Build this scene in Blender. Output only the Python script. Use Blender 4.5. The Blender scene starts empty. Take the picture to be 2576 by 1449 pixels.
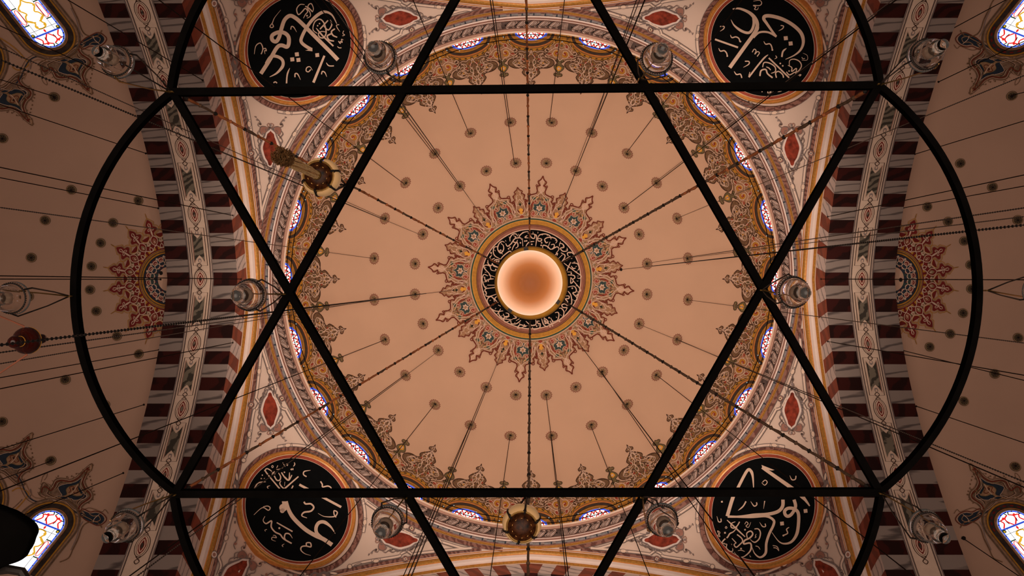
import bpy, bmesh, math, random
import numpy as np
from mathutils import Vector, Matrix
from mathutils.geometry import tessellate_polygon
PI = math.pi
sc = bpy.context.scene
col = sc.collection

# ------------------------------------------------------------------ camera, light, exposure
F, UC, VC = 2200.0, 1336.0, 702.0        # focal length and the zenith point, in pixels of the 2576x1449 frame
cam_d = bpy.data.cameras.new('camera')
cam = bpy.data.objects.new('camera', cam_d); col.objects.link(cam)
cam_d.sensor_width = 36.0
cam_d.lens = F / 2576.0 * 36.0
cam_d.shift_x = -(UC - 1288.0) / 2576.0
cam_d.shift_y = (VC - 724.5) / 2576.0
cam_d.clip_start = 0.05; cam_d.clip_end = 200
cam.location = (0, 0, 0); cam.rotation_euler = (PI, 0, 0)   # looking straight up from the prayer hall floor
sc.camera = cam
w = bpy.data.worlds.new('world'); sc.world = w; w.use_nodes = True
w.node_tree.nodes['Background'].inputs[0].default_value = (1.0, 0.80, 0.66, 1)
w.node_tree.nodes['Background'].inputs[1].default_value = 0.05
sc.view_settings.view_transform = 'Standard'; sc.view_settings.look = 'None'
sc.view_settings.gamma = 1.0; sc.view_settings.use_curve_mapping = False
sc.view_settings.exposure = 0.0
FLOOR = -1.3
def area_light(name, loc, size, power, color, spread, rot=(PI, 0, 0)):
    d = bpy.data.lights.new(name, 'AREA'); d.shape = 'DISK'; d.size = size; d.energy = power; d.color = color; d.spread = math.radians(spread)
    o = bpy.data.objects.new(name, d); col.objects.link(o); o.location = loc; o.rotation_euler = rot
    return o
# added fill light, standing in for daylight bounced up from the hall floor
area_light('floor_bounce_light', (0, 0, FLOOR + 0.25), 14.0, 500, (1.0, 0.78, 0.63), 100)
# added spot, unseen above the globe, that brightens the dome
sd = bpy.data.lights.new('dome_fill_spot', 'SPOT'); sd.energy = 4300; sd.color = (1.0, 0.80, 0.64); sd.spot_size = math.radians(88); sd.spot_blend = 0.7; sd.shadow_soft_size = 0.22
so = bpy.data.objects.new('dome_fill_spot', sd); col.objects.link(so); so.location = (-0.01, 0.03, 9.4); so.rotation_euler = (PI, 0, 0)
# the bulb inside the opal bowl
pd = bpy.data.lights.new('globe_bulb', 'POINT'); pd.energy = 6; pd.color = (1.0, 0.93, 0.86); pd.shadow_soft_size = 0.05
po = bpy.data.objects.new('globe_bulb', pd); col.objects.link(po); po.location = (-0.011, 0.0345, 8.10)

# ------------------------------------------------------------------ materials
M = {}
def nodes_of(name):
    m = bpy.data.materials.new(name); m.use_nodes = True
    return m, m.node_tree.nodes, m.node_tree.links, m.node_tree.nodes['Principled BSDF']
def mat(name, c, rough=0.7, metal=0.0, var=0.12, scale=9.0, bump=0.0, spec=0.25, coat=0.0):
    m, n, l, b = nodes_of(name)
    tc = n.new('ShaderNodeTexCoord'); nz = n.new('ShaderNodeTexNoise'); nz.inputs['Scale'].default_value = scale; nz.inputs['Detail'].default_value = 5
    l.new(tc.outputs['Object'], nz.inputs['Vector'])
    r = n.new('ShaderNodeValToRGB'); r.color_ramp.elements[0].position = 0.3; r.color_ramp.elements[1].position = 0.7
    r.color_ramp.elements[0].color = tuple(x * (1 - var) for x in c) + (1,)
    r.color_ramp.elements[1].color = tuple(min(1, x * (1 + var)) for x in c) + (1,)
    l.new(nz.outputs['Fac'], r.inputs['Fac']); l.new(r.outputs['Color'], b.inputs['Base Color'])
    b.inputs['Roughness'].default_value = rough; b.inputs['Metallic'].default_value = metal
    b.inputs['Specular IOR Level'].default_value = spec
    if coat: b.inputs['Coat Weight'].default_value = coat; b.inputs['Coat Roughness'].default_value = 0.08
    if bump:
        bp = n.new('ShaderNodeBump'); bp.inputs['Strength'].default_value = bump; bp.inputs['Distance'].default_value = 0.02
        l.new(nz.outputs['Fac'], bp.inputs['Height']); l.new(bp.outputs['Normal'], b.inputs['Normal'])
    M[name] = m
    return m
def marble(name, c0, c1, scale=2.0, dist=6.0, rough=0.5, axis=(1, 1, 1), lo=0.35, hi=0.6):
    m, n, l, b = nodes_of(name)
    tc = n.new('ShaderNodeTexCoord'); mp = n.new('ShaderNodeMapping'); mp.inputs['Scale'].default_value = axis
    wv = n.new('ShaderNodeTexWave'); wv.inputs['Scale'].default_value = scale; wv.inputs['Distortion'].default_value = dist
    wv.inputs['Detail'].default_value = 4; wv.inputs['Detail Scale'].default_value = 1.2; wv.bands_direction = 'DIAGONAL'
    l.new(tc.outputs['Object'], mp.inputs['Vector']); l.new(mp.outputs['Vector'], wv.inputs['Vector'])
    r = n.new('ShaderNodeValToRGB'); r.color_ramp.elements[0].position = lo; r.color_ramp.elements[1].position = hi
    r.color_ramp.elements[0].color = c0 + (1,); r.color_ramp.elements[1].color = c1 + (1,)
    l.new(wv.outputs['Fac'], r.inputs['Fac']); l.new(r.outputs['Color'], b.inputs['Base Color'])
    b.inputs['Roughness'].default_value = rough; b.inputs['Specular IOR Level'].default_value = 0.25
    M[name] = m
def emit(name, c, s):
    m, n, l, b = nodes_of(name)
    b.inputs['Base Color'].default_value = (0.02, 0.02, 0.02, 1)
    b.inputs['Emission Color'].default_value = c + (1,); b.inputs['Emission Strength'].default_value = s
    nz = n.new('ShaderNodeTexNoise'); nz.inputs['Scale'].default_value = 6
    mx = n.new('ShaderNodeMath'); mx.operation = 'MULTIPLY_ADD'; mx.inputs[1].default_value = 0.3 * s; mx.inputs[2].default_value = 0.85 * s
    l.new(nz.outputs['Fac'], mx.inputs[0]); l.new(mx.outputs[0], b.inputs['Emission Strength'])
    M[name] = m
mat('plaster', (0.66, 0.425, 0.29), 0.85, var=0.035, scale=0.8)
mat('plaster_side', (0.60, 0.38, 0.28), 0.85, var=0.04, scale=0.8)
mat('plaster_pend', (0.73, 0.555, 0.465), 0.85, var=0.04, scale=1.5)
mat('cream', (0.78, 0.58, 0.46), 0.7, var=0.06)
mat('cream_line', (0.74, 0.52, 0.40), 0.7, var=0.05)
mat('white_plaster', (0.80, 0.64, 0.58), 0.7, var=0.03)
mat('rose', (0.36, 0.17, 0.13), 0.7)
mat('rose_band', (0.34, 0.12, 0.07), 0.6)
mat('gold', (0.46, 0.215, 0.04), 0.38, metal=0.25, var=0.25, scale=25, spec=0.5)
mat('gold_paint', (0.52, 0.24, 0.03), 0.55, var=0.15, scale=14)
mat('gold_bright', (0.80, 0.38, 0.05), 0.45, var=0.12)
mat('orange', (0.62, 0.22, 0.05), 0.5, var=0.2, scale=12)
mat('red_paint', (0.33, 0.055, 0.028), 0.6, var=0.2)
mat('dark_red', (0.17, 0.03, 0.014), 0.65, var=0.25, scale=30)
mat('crimson', (0.20, 0.012, 0.010), 0.65, var=0.2)
mat('green', (0.045, 0.085, 0.05), 0.6, var=0.2)
mat('teal', (0.036, 0.062, 0.058), 0.6, var=0.2)
mat('navy', (0.022, 0.034, 0.055), 0.6, var=0.2)
mat('tan', (0.42, 0.235, 0.13), 0.75, var=0.25, scale=18)
mat('umber', (0.19, 0.105, 0.055), 0.75, var=0.35, scale=16)
mat('tan_side', (0.27, 0.165, 0.11), 0.75, var=0.35, scale=14)
mat('olive_dark', (0.11, 0.08, 0.045), 0.8, var=0.3, scale=14)
mat('olive', (0.17, 0.13, 0.06), 0.75, var=0.3, scale=14)
mat('ink', (0.05, 0.018, 0.010), 0.7)
mat('grey_line', (0.20, 0.15, 0.14), 0.8)
mat('grey', (0.27, 0.21, 0.20), 0.8)
mat('dark_band', (0.050, 0.034, 0.028), 0.6, var=0.4, scale=12)
mat('black_board', (0.0045, 0.005, 0.0055), 0.9, var=0.1, spec=0.02)
mat('black_metal', (0.003, 0.0026, 0.0024), 0.7, var=0.2, spec=0.0)
mat('iron', (0.014, 0.010, 0.008), 0.5, var=0.2)
mat('cable', (0.016, 0.009, 0.006), 0.8, var=0.2, spec=0.05)
mat('rope_copper', (0.33, 0.10, 0.035), 0.5, var=0.5, scale=20)
mat('rope_brown', (0.10, 0.055, 0.032), 0.8, var=0.4, scale=40)
mat('brass', (0.42, 0.24, 0.07), 0.35, metal=0.8, var=0.2)
mat('bead', (0.008, 0.006, 0.005), 0.3, spec=0.5)
mat('hook_dark', (0.012, 0.008, 0.006), 0.8)
mat('leaf_grey', (0.36, 0.24, 0.20), 0.5, var=0.3, scale=14)
mat('leaf_dark', (0.085, 0.055, 0.048), 0.8, var=0.3)
mat('dentil', (0.24, 0.22, 0.23), 0.6, var=0.2)
mat('wood_red', (0.030, 0.0032, 0.0016), 0.2, var=0.3, spec=0.4, coat=0.3)
mat('tassel', (0.98, 0.58, 0.28), 0.8, var=0.3, scale=60)
mat('tassel_end', (0.14, 0.065, 0.02), 0.8, var=0.5, scale=60)
mat('opal', (0.74, 0.45, 0.20), 0.25, var=0.05, spec=0.5, coat=0.4)
mat('carpet', (0.30, 0.05, 0.035), 0.95, var=0.3, scale=3)
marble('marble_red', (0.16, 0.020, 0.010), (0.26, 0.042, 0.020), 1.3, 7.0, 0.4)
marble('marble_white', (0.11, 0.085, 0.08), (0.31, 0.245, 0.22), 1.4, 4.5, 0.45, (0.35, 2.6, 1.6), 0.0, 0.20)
marble('marble_white_lit', (0.30, 0.26, 0.26), (0.66, 0.56, 0.53), 1.6, 4.0, 0.45, (1, 1.4, 1.4), 0.0, 0.25)  # white marble again, light on the arch face painted into the colour
marble('marble_red_shaded', (0.017, 0.0028, 0.0022), (0.042, 0.0055, 0.004), 1.3, 7.0, 0.5)  # red marble again, shade of the soffit painted into the colour
marble('marble_purple', (0.15, 0.062, 0.050), (0.30, 0.145, 0.115), 4.0, 9.0, 0.6)
mat('marble_cart', (0.24, 0.036, 0.019), 0.5, var=0.55, scale=9)
marble('marble_dark', (0.055, 0.046, 0.036), (0.20, 0.165, 0.125), 3.2, 7.0, 0.5)
emit('glass_white', (1.0, 0.97, 0.95), 1.6)
emit('glass_bright', (1.0, 0.96, 0.93), 2.8)
emit('glass_pale', (0.95, 0.97, 1.0), 1.5)
emit('glass_red', (0.85, 0.02, 0.015), 1.0)
emit('glass_blue', (0.05, 0.14, 0.95), 0.9)
emit('glass_yellow', (1.0, 0.52, 0.03), 0.8)
emit('glass_green', (0.04, 0.10, 0.02), 0.35)
emit('bulb', (0.85, 0.95, 0.92), 0.35)
mat('lead', (0.015, 0.009, 0.006), 0.7)
def glassy(name, c, rough, ior=1.46):
    m, n, l, b = nodes_of(name)
    b.inputs['Base Color'].default_value = c + (1,); b.inputs['Transmission Weight'].default_value = 1.0
    b.inputs['Roughness'].default_value = rough; b.inputs['IOR'].default_value = ior
    M[name] = m
glassy('clear_glass', (0.97, 0.95, 0.92), 0.01)
glassy('amber_glass', (0.30, 0.10, 0.02), 0.03)
mat('brown_glass', (0.034, 0.010, 0.003), 0.3, var=0.95, scale=45, spec=0.12, coat=0.05)
for k_, v_ in (('Emission Color', (0.85, 0.50, 0.22, 1)), ('Emission Strength', 0.13)): M['opal'].node_tree.nodes['Principled BSDF'].inputs[k_].default_value = v_   # the lanterns are lit
# the opal glass globe: amber below, milky rim; the ramp paints in its reflections
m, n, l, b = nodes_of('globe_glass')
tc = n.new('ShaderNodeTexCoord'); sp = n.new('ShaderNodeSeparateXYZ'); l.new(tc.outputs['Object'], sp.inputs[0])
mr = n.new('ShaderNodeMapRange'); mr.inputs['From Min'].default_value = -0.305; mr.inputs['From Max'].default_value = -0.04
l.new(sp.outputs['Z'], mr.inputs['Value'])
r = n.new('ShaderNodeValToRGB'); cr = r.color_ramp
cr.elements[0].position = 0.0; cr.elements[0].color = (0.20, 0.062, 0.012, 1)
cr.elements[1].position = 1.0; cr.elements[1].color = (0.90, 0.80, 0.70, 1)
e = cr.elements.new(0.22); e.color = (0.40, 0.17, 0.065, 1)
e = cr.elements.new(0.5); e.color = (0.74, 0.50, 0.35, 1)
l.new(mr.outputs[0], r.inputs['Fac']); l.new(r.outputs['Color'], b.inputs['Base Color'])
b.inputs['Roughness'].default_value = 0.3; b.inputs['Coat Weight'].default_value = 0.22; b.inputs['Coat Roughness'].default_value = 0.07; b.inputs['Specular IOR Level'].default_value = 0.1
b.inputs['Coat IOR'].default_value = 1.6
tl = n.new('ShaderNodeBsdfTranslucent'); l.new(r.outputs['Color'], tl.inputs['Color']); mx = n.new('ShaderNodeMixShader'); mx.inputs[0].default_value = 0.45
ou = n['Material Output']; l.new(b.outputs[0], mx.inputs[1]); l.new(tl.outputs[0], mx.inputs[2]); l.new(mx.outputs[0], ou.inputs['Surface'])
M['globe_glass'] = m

# ------------------------------------------------------------------ object helpers
def link(name, me, parent=None):
    o = bpy.data.objects.new(name, me); col.objects.link(o)
    if parent is not None: o.parent = parent
    return o
def mesh_obj(name, verts, faces, mats, fmat=None, parent=None, smooth=False):
    me = bpy.data.meshes.new(name)
    me.from_pydata([tuple(map(float, v)) for v in verts], [], faces)
    for mm in mats: me.materials.append(M[mm])
    if fmat is not None: me.polygons.foreach_set('material_index', fmat)
    if smooth: me.polygons.foreach_set('use_smooth', [True] * len(me.polygons))
    me.update()
    return link(name, me, parent)
def tag(o, label=None, cat=None, group=None, kind=None):
    if label: o['label'] = label
    if cat: o['category'] = cat
    if group: o['group'] = group
    if kind: o['kind'] = kind
    return o
def empty(name, loc=(0, 0, 0)):
    o = bpy.data.objects.new(name, None); col.objects.link(o); o.location = loc; o.empty_display_size = 0.1
    return o
class Geo:                               # collects tubes, boxes and lathes; build() links them as one mesh
    def __init__(s): s.v = []; s.f = []; s.m = []; s.mats = []
    def mi(s, name):
        if name not in s.mats: s.mats.append(name)
        return s.mats.index(name)
    def add(s, vs, fs, mname):
        k = len(s.v); s.v += [tuple(v) for v in vs]; s.f += [tuple(i + k for i in f) for f in fs]; s.m += [s.mi(mname)] * len(fs)
    def tube(s, pts, r, mname, n=6, closed=False, cap=True):
        pts = [Vector(p) for p in pts]; N = len(pts)
        rr = r if isinstance(r, (list, tuple)) else [r] * N
        vs = []; up = None
        for i, p in enumerate(pts):
            a = pts[(i - 1) % N] if (closed or i > 0) else p
            c = pts[(i + 1) % N] if (closed or i < N - 1) else p
            t = (c - a).normalized()
            if up is None:
                up = Vector((0, 0, 1)) if abs(t.z) < 0.9 else Vector((1, 0, 0))
            x = (up - t * up.dot(t)).normalized(); y = t.cross(x); up = x
            for k in range(n):
                an = 2 * PI * k / n
                vs.append(p + (x * math.cos(an) + y * math.sin(an)) * rr[i])
        fs = []
        for i in range(N if closed else N - 1):
            j = (i + 1) % N
            for k in range(n): fs.append((i * n + k, i * n + (k + 1) % n, j * n + (k + 1) % n, j * n + k))
        if cap and not closed:
            fs.append(tuple(range(n))[::-1]); fs.append(tuple((N - 1) * n + k for k in range(n)))
        s.add(vs, fs, mname)
    def lathe(s, prof, c, mname, n=32, mats=None, a0=0.0):      # prof: (radius, z)
        vs = []; L = len(prof)
        for k in range(n):
            an = a0 + 2 * PI * k / n
            for (r, z) in prof: vs.append((c[0] + r * math.cos(an), c[1] + r * math.sin(an), c[2] + z))
        for i in range(L - 1):
            fs = [(k * L + i, ((k + 1) % n) * L + i, ((k + 1) % n) * L + i + 1, k * L + i + 1) for k in range(n)]
            if i == 0: base = len(s.v); s.v += vs
            s.f += [tuple(q + base for q in f) for f in fs]; s.m += [s.mi(mats[i] if mats else mname)] * n
    def bar(s, a, b, wx, hz, mname):                            # flat bar between two points at one height
        a = Vector(a); b = Vector(b); t = (b - a).normalized(); x = t.cross(Vector((0, 0, 1))).normalized() * wx / 2; z = Vector((0, 0, hz / 2))
        vs = [p + sx * x + sz * z for p in (a, b) for sx, sz in ((-1, -1), (1, -1), (1, 1), (-1, 1))]
        s.add(vs, [(0, 1, 2, 3), (7, 6, 5, 4), (0, 4, 5, 1), (1, 5, 6, 2), (2, 6, 7, 3), (3, 7, 4, 0)], mname)
    def build(s, name, parent=None, smooth=False):
        return mesh_obj(name, s.v, s.f, s.mats, s.m, parent, smooth)
def P3(u, v, H): return Vector(((u - UC) * H / F, (v - VC) * H / F, H))

# ------------------------------------------------------------------ the shapes of the building (metres, heights above the camera)
HA = 18.63                                # soffit height at the crown of the four big arches
AX, AB = 6.257, 7.748                     # front and back plane of an arch
def arch_h(y): y = abs(y); return HA - 0.1744 * y - 0.0857 * y * y
def arch_n(y):                            # normal of the arch curve (pointing up and out)
    s = 0.1744 + 2 * 0.0857 * abs(y); q = math.hypot(1, s); return (math.copysign(s / q, y) if y else 0.0), 1 / q
def sweep_pt(y, d):
    ny, nz = arch_n(y)
    if abs(y) < 1e-6: return 0.0, HA + d * 1.015
    return y + ny * d, arch_h(y) + nz * d
# arc length table
_ys = np.linspace(0, 7.0, 1401); _hs = HA - 0.1744 * _ys - 0.0857 * _ys ** 2
_S = np.concatenate([[0], np.cumsum(np.hypot(np.diff(_ys), np.diff(_hs)))])
def y_of_s(s): return math.copysign(float(np.interp(abs(s), _S, _ys)), s)
DR, DC = 5.85, 20.6                       # dome radius and springing height
RR, RH = 6.007, 19.55                     # ring at the foot of the drum cornice
PC, PR = 12.73, 9.09                      # pendentive sphere
XI = 6.03
_cy, _cz = [], []
for _y in np.linspace(0, 6.6, 400):
    a_, b_ = sweep_pt(float(_y), 0.89); _cy.append(a_); _cz.append(b_)
_cy = np.array(_cy); _cz = np.array(_cz)
def pend_h(x, y):
    x = np.abs(x); y = np.abs(y); r = np.hypot(x, y) + 1e-9
    mx = np.maximum(x, y); mn = np.minimum(x, y)
    hs = PC + np.sqrt(np.maximum(PR ** 2 - r ** 2, 0.01))
    yb = XI * mn / np.maximum(mx, 1e-6); rb = np.hypot(XI, yb)
    hb = np.interp(yb, _cy, _cz); hsb = PC + np.sqrt(np.maximum(PR ** 2 - rb ** 2, 0.01))
    t = np.clip((r - RR) / np.maximum(rb - RR, 0.02), 0, 1.0)
    return hs + t * (hb - hsb)
def dome_h(x, y): return DC + np.sqrt(np.maximum(DR ** 2 - x ** 2 - y ** 2, 0.0001))
def semi_h(x, y): return 11.9 + np.sqrt(np.maximum(49.0 - (np.abs(x) - AB) ** 2 - y ** 2, 0.0001))
def solve(hf, u, v, lo=6.0, hi=28.0):     # where the sight line through a point meets a surface
    u = np.asarray(u, float); v = np.asarray(v, float); a = (u - UC) / F; b_ = (v - VC) / F
    L = np.full(u.shape, lo); Hh = np.full(u.shape, hi)
    for _ in range(34):
        m_ = (L + Hh) / 2; g = hf(a * m_, b_ * m_) - m_
        L = np.where(g > 0, m_, L); Hh = np.where(g > 0, Hh, m_)
    H = (L + Hh) / 2
    return np.stack([a * H, b_ * H, H], -1)
def crom(pts, n=5, closed=False):
    P = [np.array(p, float) for p in pts]; N = len(P)
    if N < 3: return P
    out = []
    for i in range(N if closed else N - 1):
        p0 = P[(i - 1) % N] if (closed or i > 0) else P[0]; p1 = P[i]; p2 = P[(i + 1) % N]
        p3 = P[(i + 2) % N] if (closed or i < N - 2) else P[-1]
        for k in range(n):
            t = k / n
            out.append(0.5 * ((2 * p1) + (-p0 + p2) * t + (2 * p0 - 5 * p1 + 4 * p2 - p3) * t * t + (-p0 + 3 * p1 - 3 * p2 + p3) * t ** 3))
    if not closed: out.append(P[-1])
    return out
class Paint:                              # painted or carved ornament lying on a surface of the building
    def __init__(s, surf, T=None, res=14.0): s.res = res; s.surf = surf; s.T = T or (lambda p: p); s.p = []; s.l = []; s.f = []; s.m = []; s.mats = []
    def mi(s, name):
        if name not in s.mats: s.mats.append(name)
        return s.mats.index(name)
    def _add(s, pts, fs, mname, lift):
        k = len(s.p); s.p += [tuple(s.T(p)) for p in pts]; s.l += list(lift) if isinstance(lift, list) else [lift] * len(pts)
        s.f += [tuple(i + k for i in f) for f in fs]; s.m += [s.mi(mname)] * len(fs)
    def stroke(s, pts, w, mname, lift=0.03, closed=False, smooth=4, taper=(1, 1), ramp=0.0):
        q = crom(pts, smooth, closed) if smooth and len(pts) > 2 else [np.array(p, float) for p in pts]
        N = len(q); A = []
        if N < 2: return
        for i, p in enumerate(q):
            a = q[(i - 1) % N] if (closed or i > 0) else p
            c = q[(i + 1) % N] if (closed or i < N - 1) else p
            d = c - a; L = math.hypot(*d) or 1e-6; nn = np.array((-d[1], d[0])) / L
            t = i / (N - 1); f = 1.0
            if not closed:
                if t < 0.3: f = taper[0] + (1 - taper[0]) * t / 0.3
                if t > 0.7: f = min(f, taper[1] + (1 - taper[1]) * (1 - t) / 0.3)
            A += [p + nn * w * f / 2, p - nn * w * f / 2]
        fs = [(2 * i, 2 * i + 1, 2 * ((i + 1) % N) + 1, 2 * ((i + 1) % N)) for i in range(N if closed else N - 1)]
        s._add(A, fs, mname, [lift + ramp * (i // 2) / N for i in range(2 * N)] if ramp else lift)
    def poly(s, pts, mname, lift=0.015, smooth=0):
        q = crom(pts, smooth, True) if smooth else [np.array(p, float) for p in pts]
        tri = tessellate_polygon([[Vector((p[0], p[1], 0)) for p in q]])
        q = [np.array(p, float) for p in q]; tri = [tuple(t) for t in tri]
        if s.res:                          # split long triangles so that the fill follows the curved surface
            for _ in range(5):
                out = []; mid = {}; any_ = False
                def mp(i, j):
                    k = (min(i, j), max(i, j))
                    if k not in mid: mid[k] = len(q); q.append((q[i] + q[j]) / 2)
                    return mid[k]
                for (i, j, k) in tri:
                    e = [(np.hypot(*(q[i] - q[j])), i, j, k), (np.hypot(*(q[j] - q[k])), j, k, i), (np.hypot(*(q[k] - q[i])), k, i, j)]
                    L_, a_, b_, c_ = max(e, key=lambda z: z[0])
                    if L_ > s.res: m_ = mp(a_, b_); out += [(a_, m_, c_), (m_, b_, c_)]; any_ = True
                    else: out.append((i, j, k))
                tri = out
                if not any_: break
        s._add(q, tri, mname, lift)
    def disc(s, c, rx, ry, mname, lift=0.03, n=16, rot=0.0):
        ca, sa = math.cos(rot), math.sin(rot)
        q = [(c[0] + rx * math.cos(2 * PI * k / n) * ca - ry * math.sin(2 * PI * k / n) * sa,
              c[1] + rx * math.cos(2 * PI * k / n) * sa + ry * math.sin(2 * PI * k / n) * ca) for k in range(n)]
        if n < 20: s._add(q, [tuple(range(n))], mname, lift)
        else: s._add(q + [tuple(c)], [(k, (k + 1) % n, n) for k in range(n)], mname, lift)
    def sector(s, cx, cy, rx, ry, a0, a1, mname, lift=0.02, na=40, nr=6, r0=0.0):   # gridded part of an ellipse
        q = []
        for i in range(na + 1):
            a = math.radians(a0 + (a1 - a0) * i / na)
            for j in range(nr + 1):
                t = r0 + (1 - r0) * j / nr; q.append((cx + rx * t * math.cos(a), cy + ry * t * math.sin(a)))
        s._add(q, [(i * (nr + 1) + j, (i + 1) * (nr + 1) + j, (i + 1) * (nr + 1) + j + 1, i * (nr + 1) + j + 1) for i in range(na) for j in range(nr)], mname, lift)
    def ring(s, r0, r1, mname, lift=0.02, n=144, seg=1):         # annulus round the zenith, radii in px
        q = []; L = seg + 1
        for k in range(n):
            a = 2 * PI * k / n
            for j in range(L):
                r = r0 + (r1 - r0) * j / seg; q.append((UC + r * math.sin(a), VC - r * math.cos(a)))
        fs = [(k * L + j, ((k + 1) % n) * L + j, ((k + 1) % n) * L + j + 1, k * L + j + 1) for k in range(n) for j in range(seg)]
        T = s.T; s.T = lambda p: p; s._add(q, fs, mname, lift); s.T = T
    def build(s, name, parent=None):
        A = np.array(s.p, float); L = np.array(s.l)
        if getattr(s.surf, 'own_lift', False): P = s.surf(A[:, 0], A[:, 1], L)
        else: P = s.surf(A[:, 0], A[:, 1]); P = P * (1 - L / np.linalg.norm(P, axis=1))[:, None]
        return mesh_obj(name, P, s.f, s.mats, s.m, parent)
S_dome = lambda u, v: solve(dome_h, u, v, 15.0, 27.0)
S_pend = lambda u, v: solve(pend_h, u, v, 12.0, 21.0)
S_semi = lambda u, v: solve(semi_h, u, v, 11.9, 20.0)
def polar(ang):                           # local frame (t across, rho outwards) turned by ang degrees clockwise from the top
    a = math.radians(ang); s_, c_ = math.sin(a), math.cos(a)
    return lambda p: (UC + p[1] * s_ + p[0] * c_, VC - p[1] * c_ + p[0] * s_)
def arcT(ang):                            # same, but bent round the dome axis: t is measured along the circle
    def f(p):
        a = math.radians(ang) + p[0] / max(p[1], 1.0); return (UC + p[1] * math.sin(a), VC - p[1] * math.cos(a))
    return f
mir = lambda pts: [(-p[0], p[1]) for p in pts]
def both(P, pts, w, m, lift=0.03, **k): P.stroke(pts, w, m, lift, **k); P.stroke(mir(pts), w, m, lift, **k)
def bothpoly(P, pts, m, lift, smooth=0): P.poly(pts, m, lift, smooth); P.poly(mir(pts), m, lift, smooth)

# ------------------------------------------------------------------ floor
tag(mesh_obj('floor', [(-16, -16, FLOOR), (16, -16, FLOOR), (16, 16, FLOOR), (-16, 16, FLOOR)], [(0, 1, 2, 3)], ['carpet']), kind='structure')

# ------------------------------------------------------------------ dome
vs, fs = [], []; NA, NP = 144, 40
for i in range(NP + 1):
    ph = math.radians(91.5) * i / NP
    for k in range(NA):
        a = 2 * PI * k / NA; vs.append((DR * math.sin(ph) * math.cos(a), DR * math.sin(ph) * math.sin(a), DC + DR * math.cos(ph)))
for i in range(NP):
    for k in range(NA): fs.append((i * NA + k, i * NA + (k + 1) % NA, (i + 1) * NA + (k + 1) % NA, (i + 1) * NA + k))
dome = tag(mesh_obj('ceiling', vs, fs, ['plaster'], smooth=True), kind='structure')

# ------------------------------------------------------------------ medallion at the crown
P = Paint(S_dome)
P.ring(0, 124, 'black_board', 0.02, seg=4); P.ring(124, 126.5, 'cream_line', 0.03); P.ring(126.5, 136.5, 'rose_band', 0.03)
P.ring(136.5, 137.7, 'ink', 0.035); P.ring(137.7, 147.5, 'gold_paint', 0.03); P.ring(147.5, 149, 'gold_bright', 0.035)
P.ring(149, 153, 'green', 0.03); P.ring(153, 155, 'cream_line', 0.035); P.ring(129.5, 130.6, 'rose', 0.04); P.ring(133.5, 134.3, 'ink', 0.04)
P.build('crown_medallion', dome)
P = Paint(S_dome)
def Z2(p): return (1180 + p[0] / 8.05, 550 + p[1] / 8.05)
def Z3(p): return (1180 + p[0] / 8.05, 690 + p[1] / 8.05)
LET2 = [[(1010,390),(1030,340),(1100,280),(1200,260)],[(830,460),(830,390),(880,320),(950,310),(990,360)],[(850,500),(890,450),(940,400),(1040,390),(1060,430)],
 [(720,480),(660,460),(600,520),(580,620),(640,700),(700,620),(690,540),(650,510)],[(740,500),(780,560),(850,510),(880,480)],[(580,570),(510,580),(490,680),(530,760),(640,820)],
 [(460,740),(420,790),(450,830),(520,800)],[(380,840),(390,920),(450,950),(470,900)],[(620,840),(540,830),(490,880)],[(600,990),(500,960),(470,900)],
 [(440,1230),(420,1130),(330,1030),(300,970),(340,940),(420,960),(450,1040),(540,1060)],[(400,1140),(520,1180)],[(390,1280),(400,1230),(500,1220)],
 [(380,1160),(300,1130),(265,1220),(290,1330),(350,1410),(520,1390)],[(1080,400),(1090,560)],[(1230,300),(1260,380),(1320,400),(1330,320),(1260,310)],[(1330,320),(1370,360),(1350,560)],
 [(1180,340),(1130,380),(1200,390)],[(1150,560),(1210,480),(1320,460)],[(1400,380),(1430,330),(1540,310),(1640,350),(1660,420)],[(1360,400),(1460,410),(1460,450),(1400,450),(1390,380)],
 [(1540,470),(1530,420),(1600,380),(1720,390),(1780,450),(1750,500)],[(1540,440),(1560,490),(1600,470)],[(1640,470),(1590,600)],[(1490,600),(1500,540),(1580,560),(1650,620),(1700,600)],
 [(1660,530),(1720,520),(1720,580),(1680,620),(1780,570),(1820,620),(1760,700)],[(1830,560),(1840,500),(1900,520),(1920,580),(1850,600),(1900,660),(1990,650),(1980,590)],
 [(1740,740),(1790,700),(1780,750)],[(1890,730),(1800,820)],[(1860,690),(1940,740),(1930,800),(1890,850)],[(2010,760),(1990,700),(2050,680),(2110,710),(2160,780)],[(2050,760),(1870,870)],
 [(1920,900),(2160,1080),(2270,1160),(2240,1210),(2190,1200)],[(2060,880),(2010,980),(1980,1060)],[(2080,900),(2190,910),(2230,1000),(2200,1050)],[(1990,1080),(2080,1080)],
 [(2000,1140),(2120,1150),(2140,1200),(2090,1230)],[(2060,1190),(2060,1310),(2110,1260),(2060,1190)],[(2110,1260),(2260,1440)],[(900,420),(900,470),(960,480),(980,430)],
 [(870,640),(900,560),(970,480),(990,560),(940,600)],[(640,820),(700,750),(820,660),(860,690)],[(600,640),(680,720)],[(2070,960),(2110,1010),(2160,1000)],[(480,930),(600,990)]]
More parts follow.
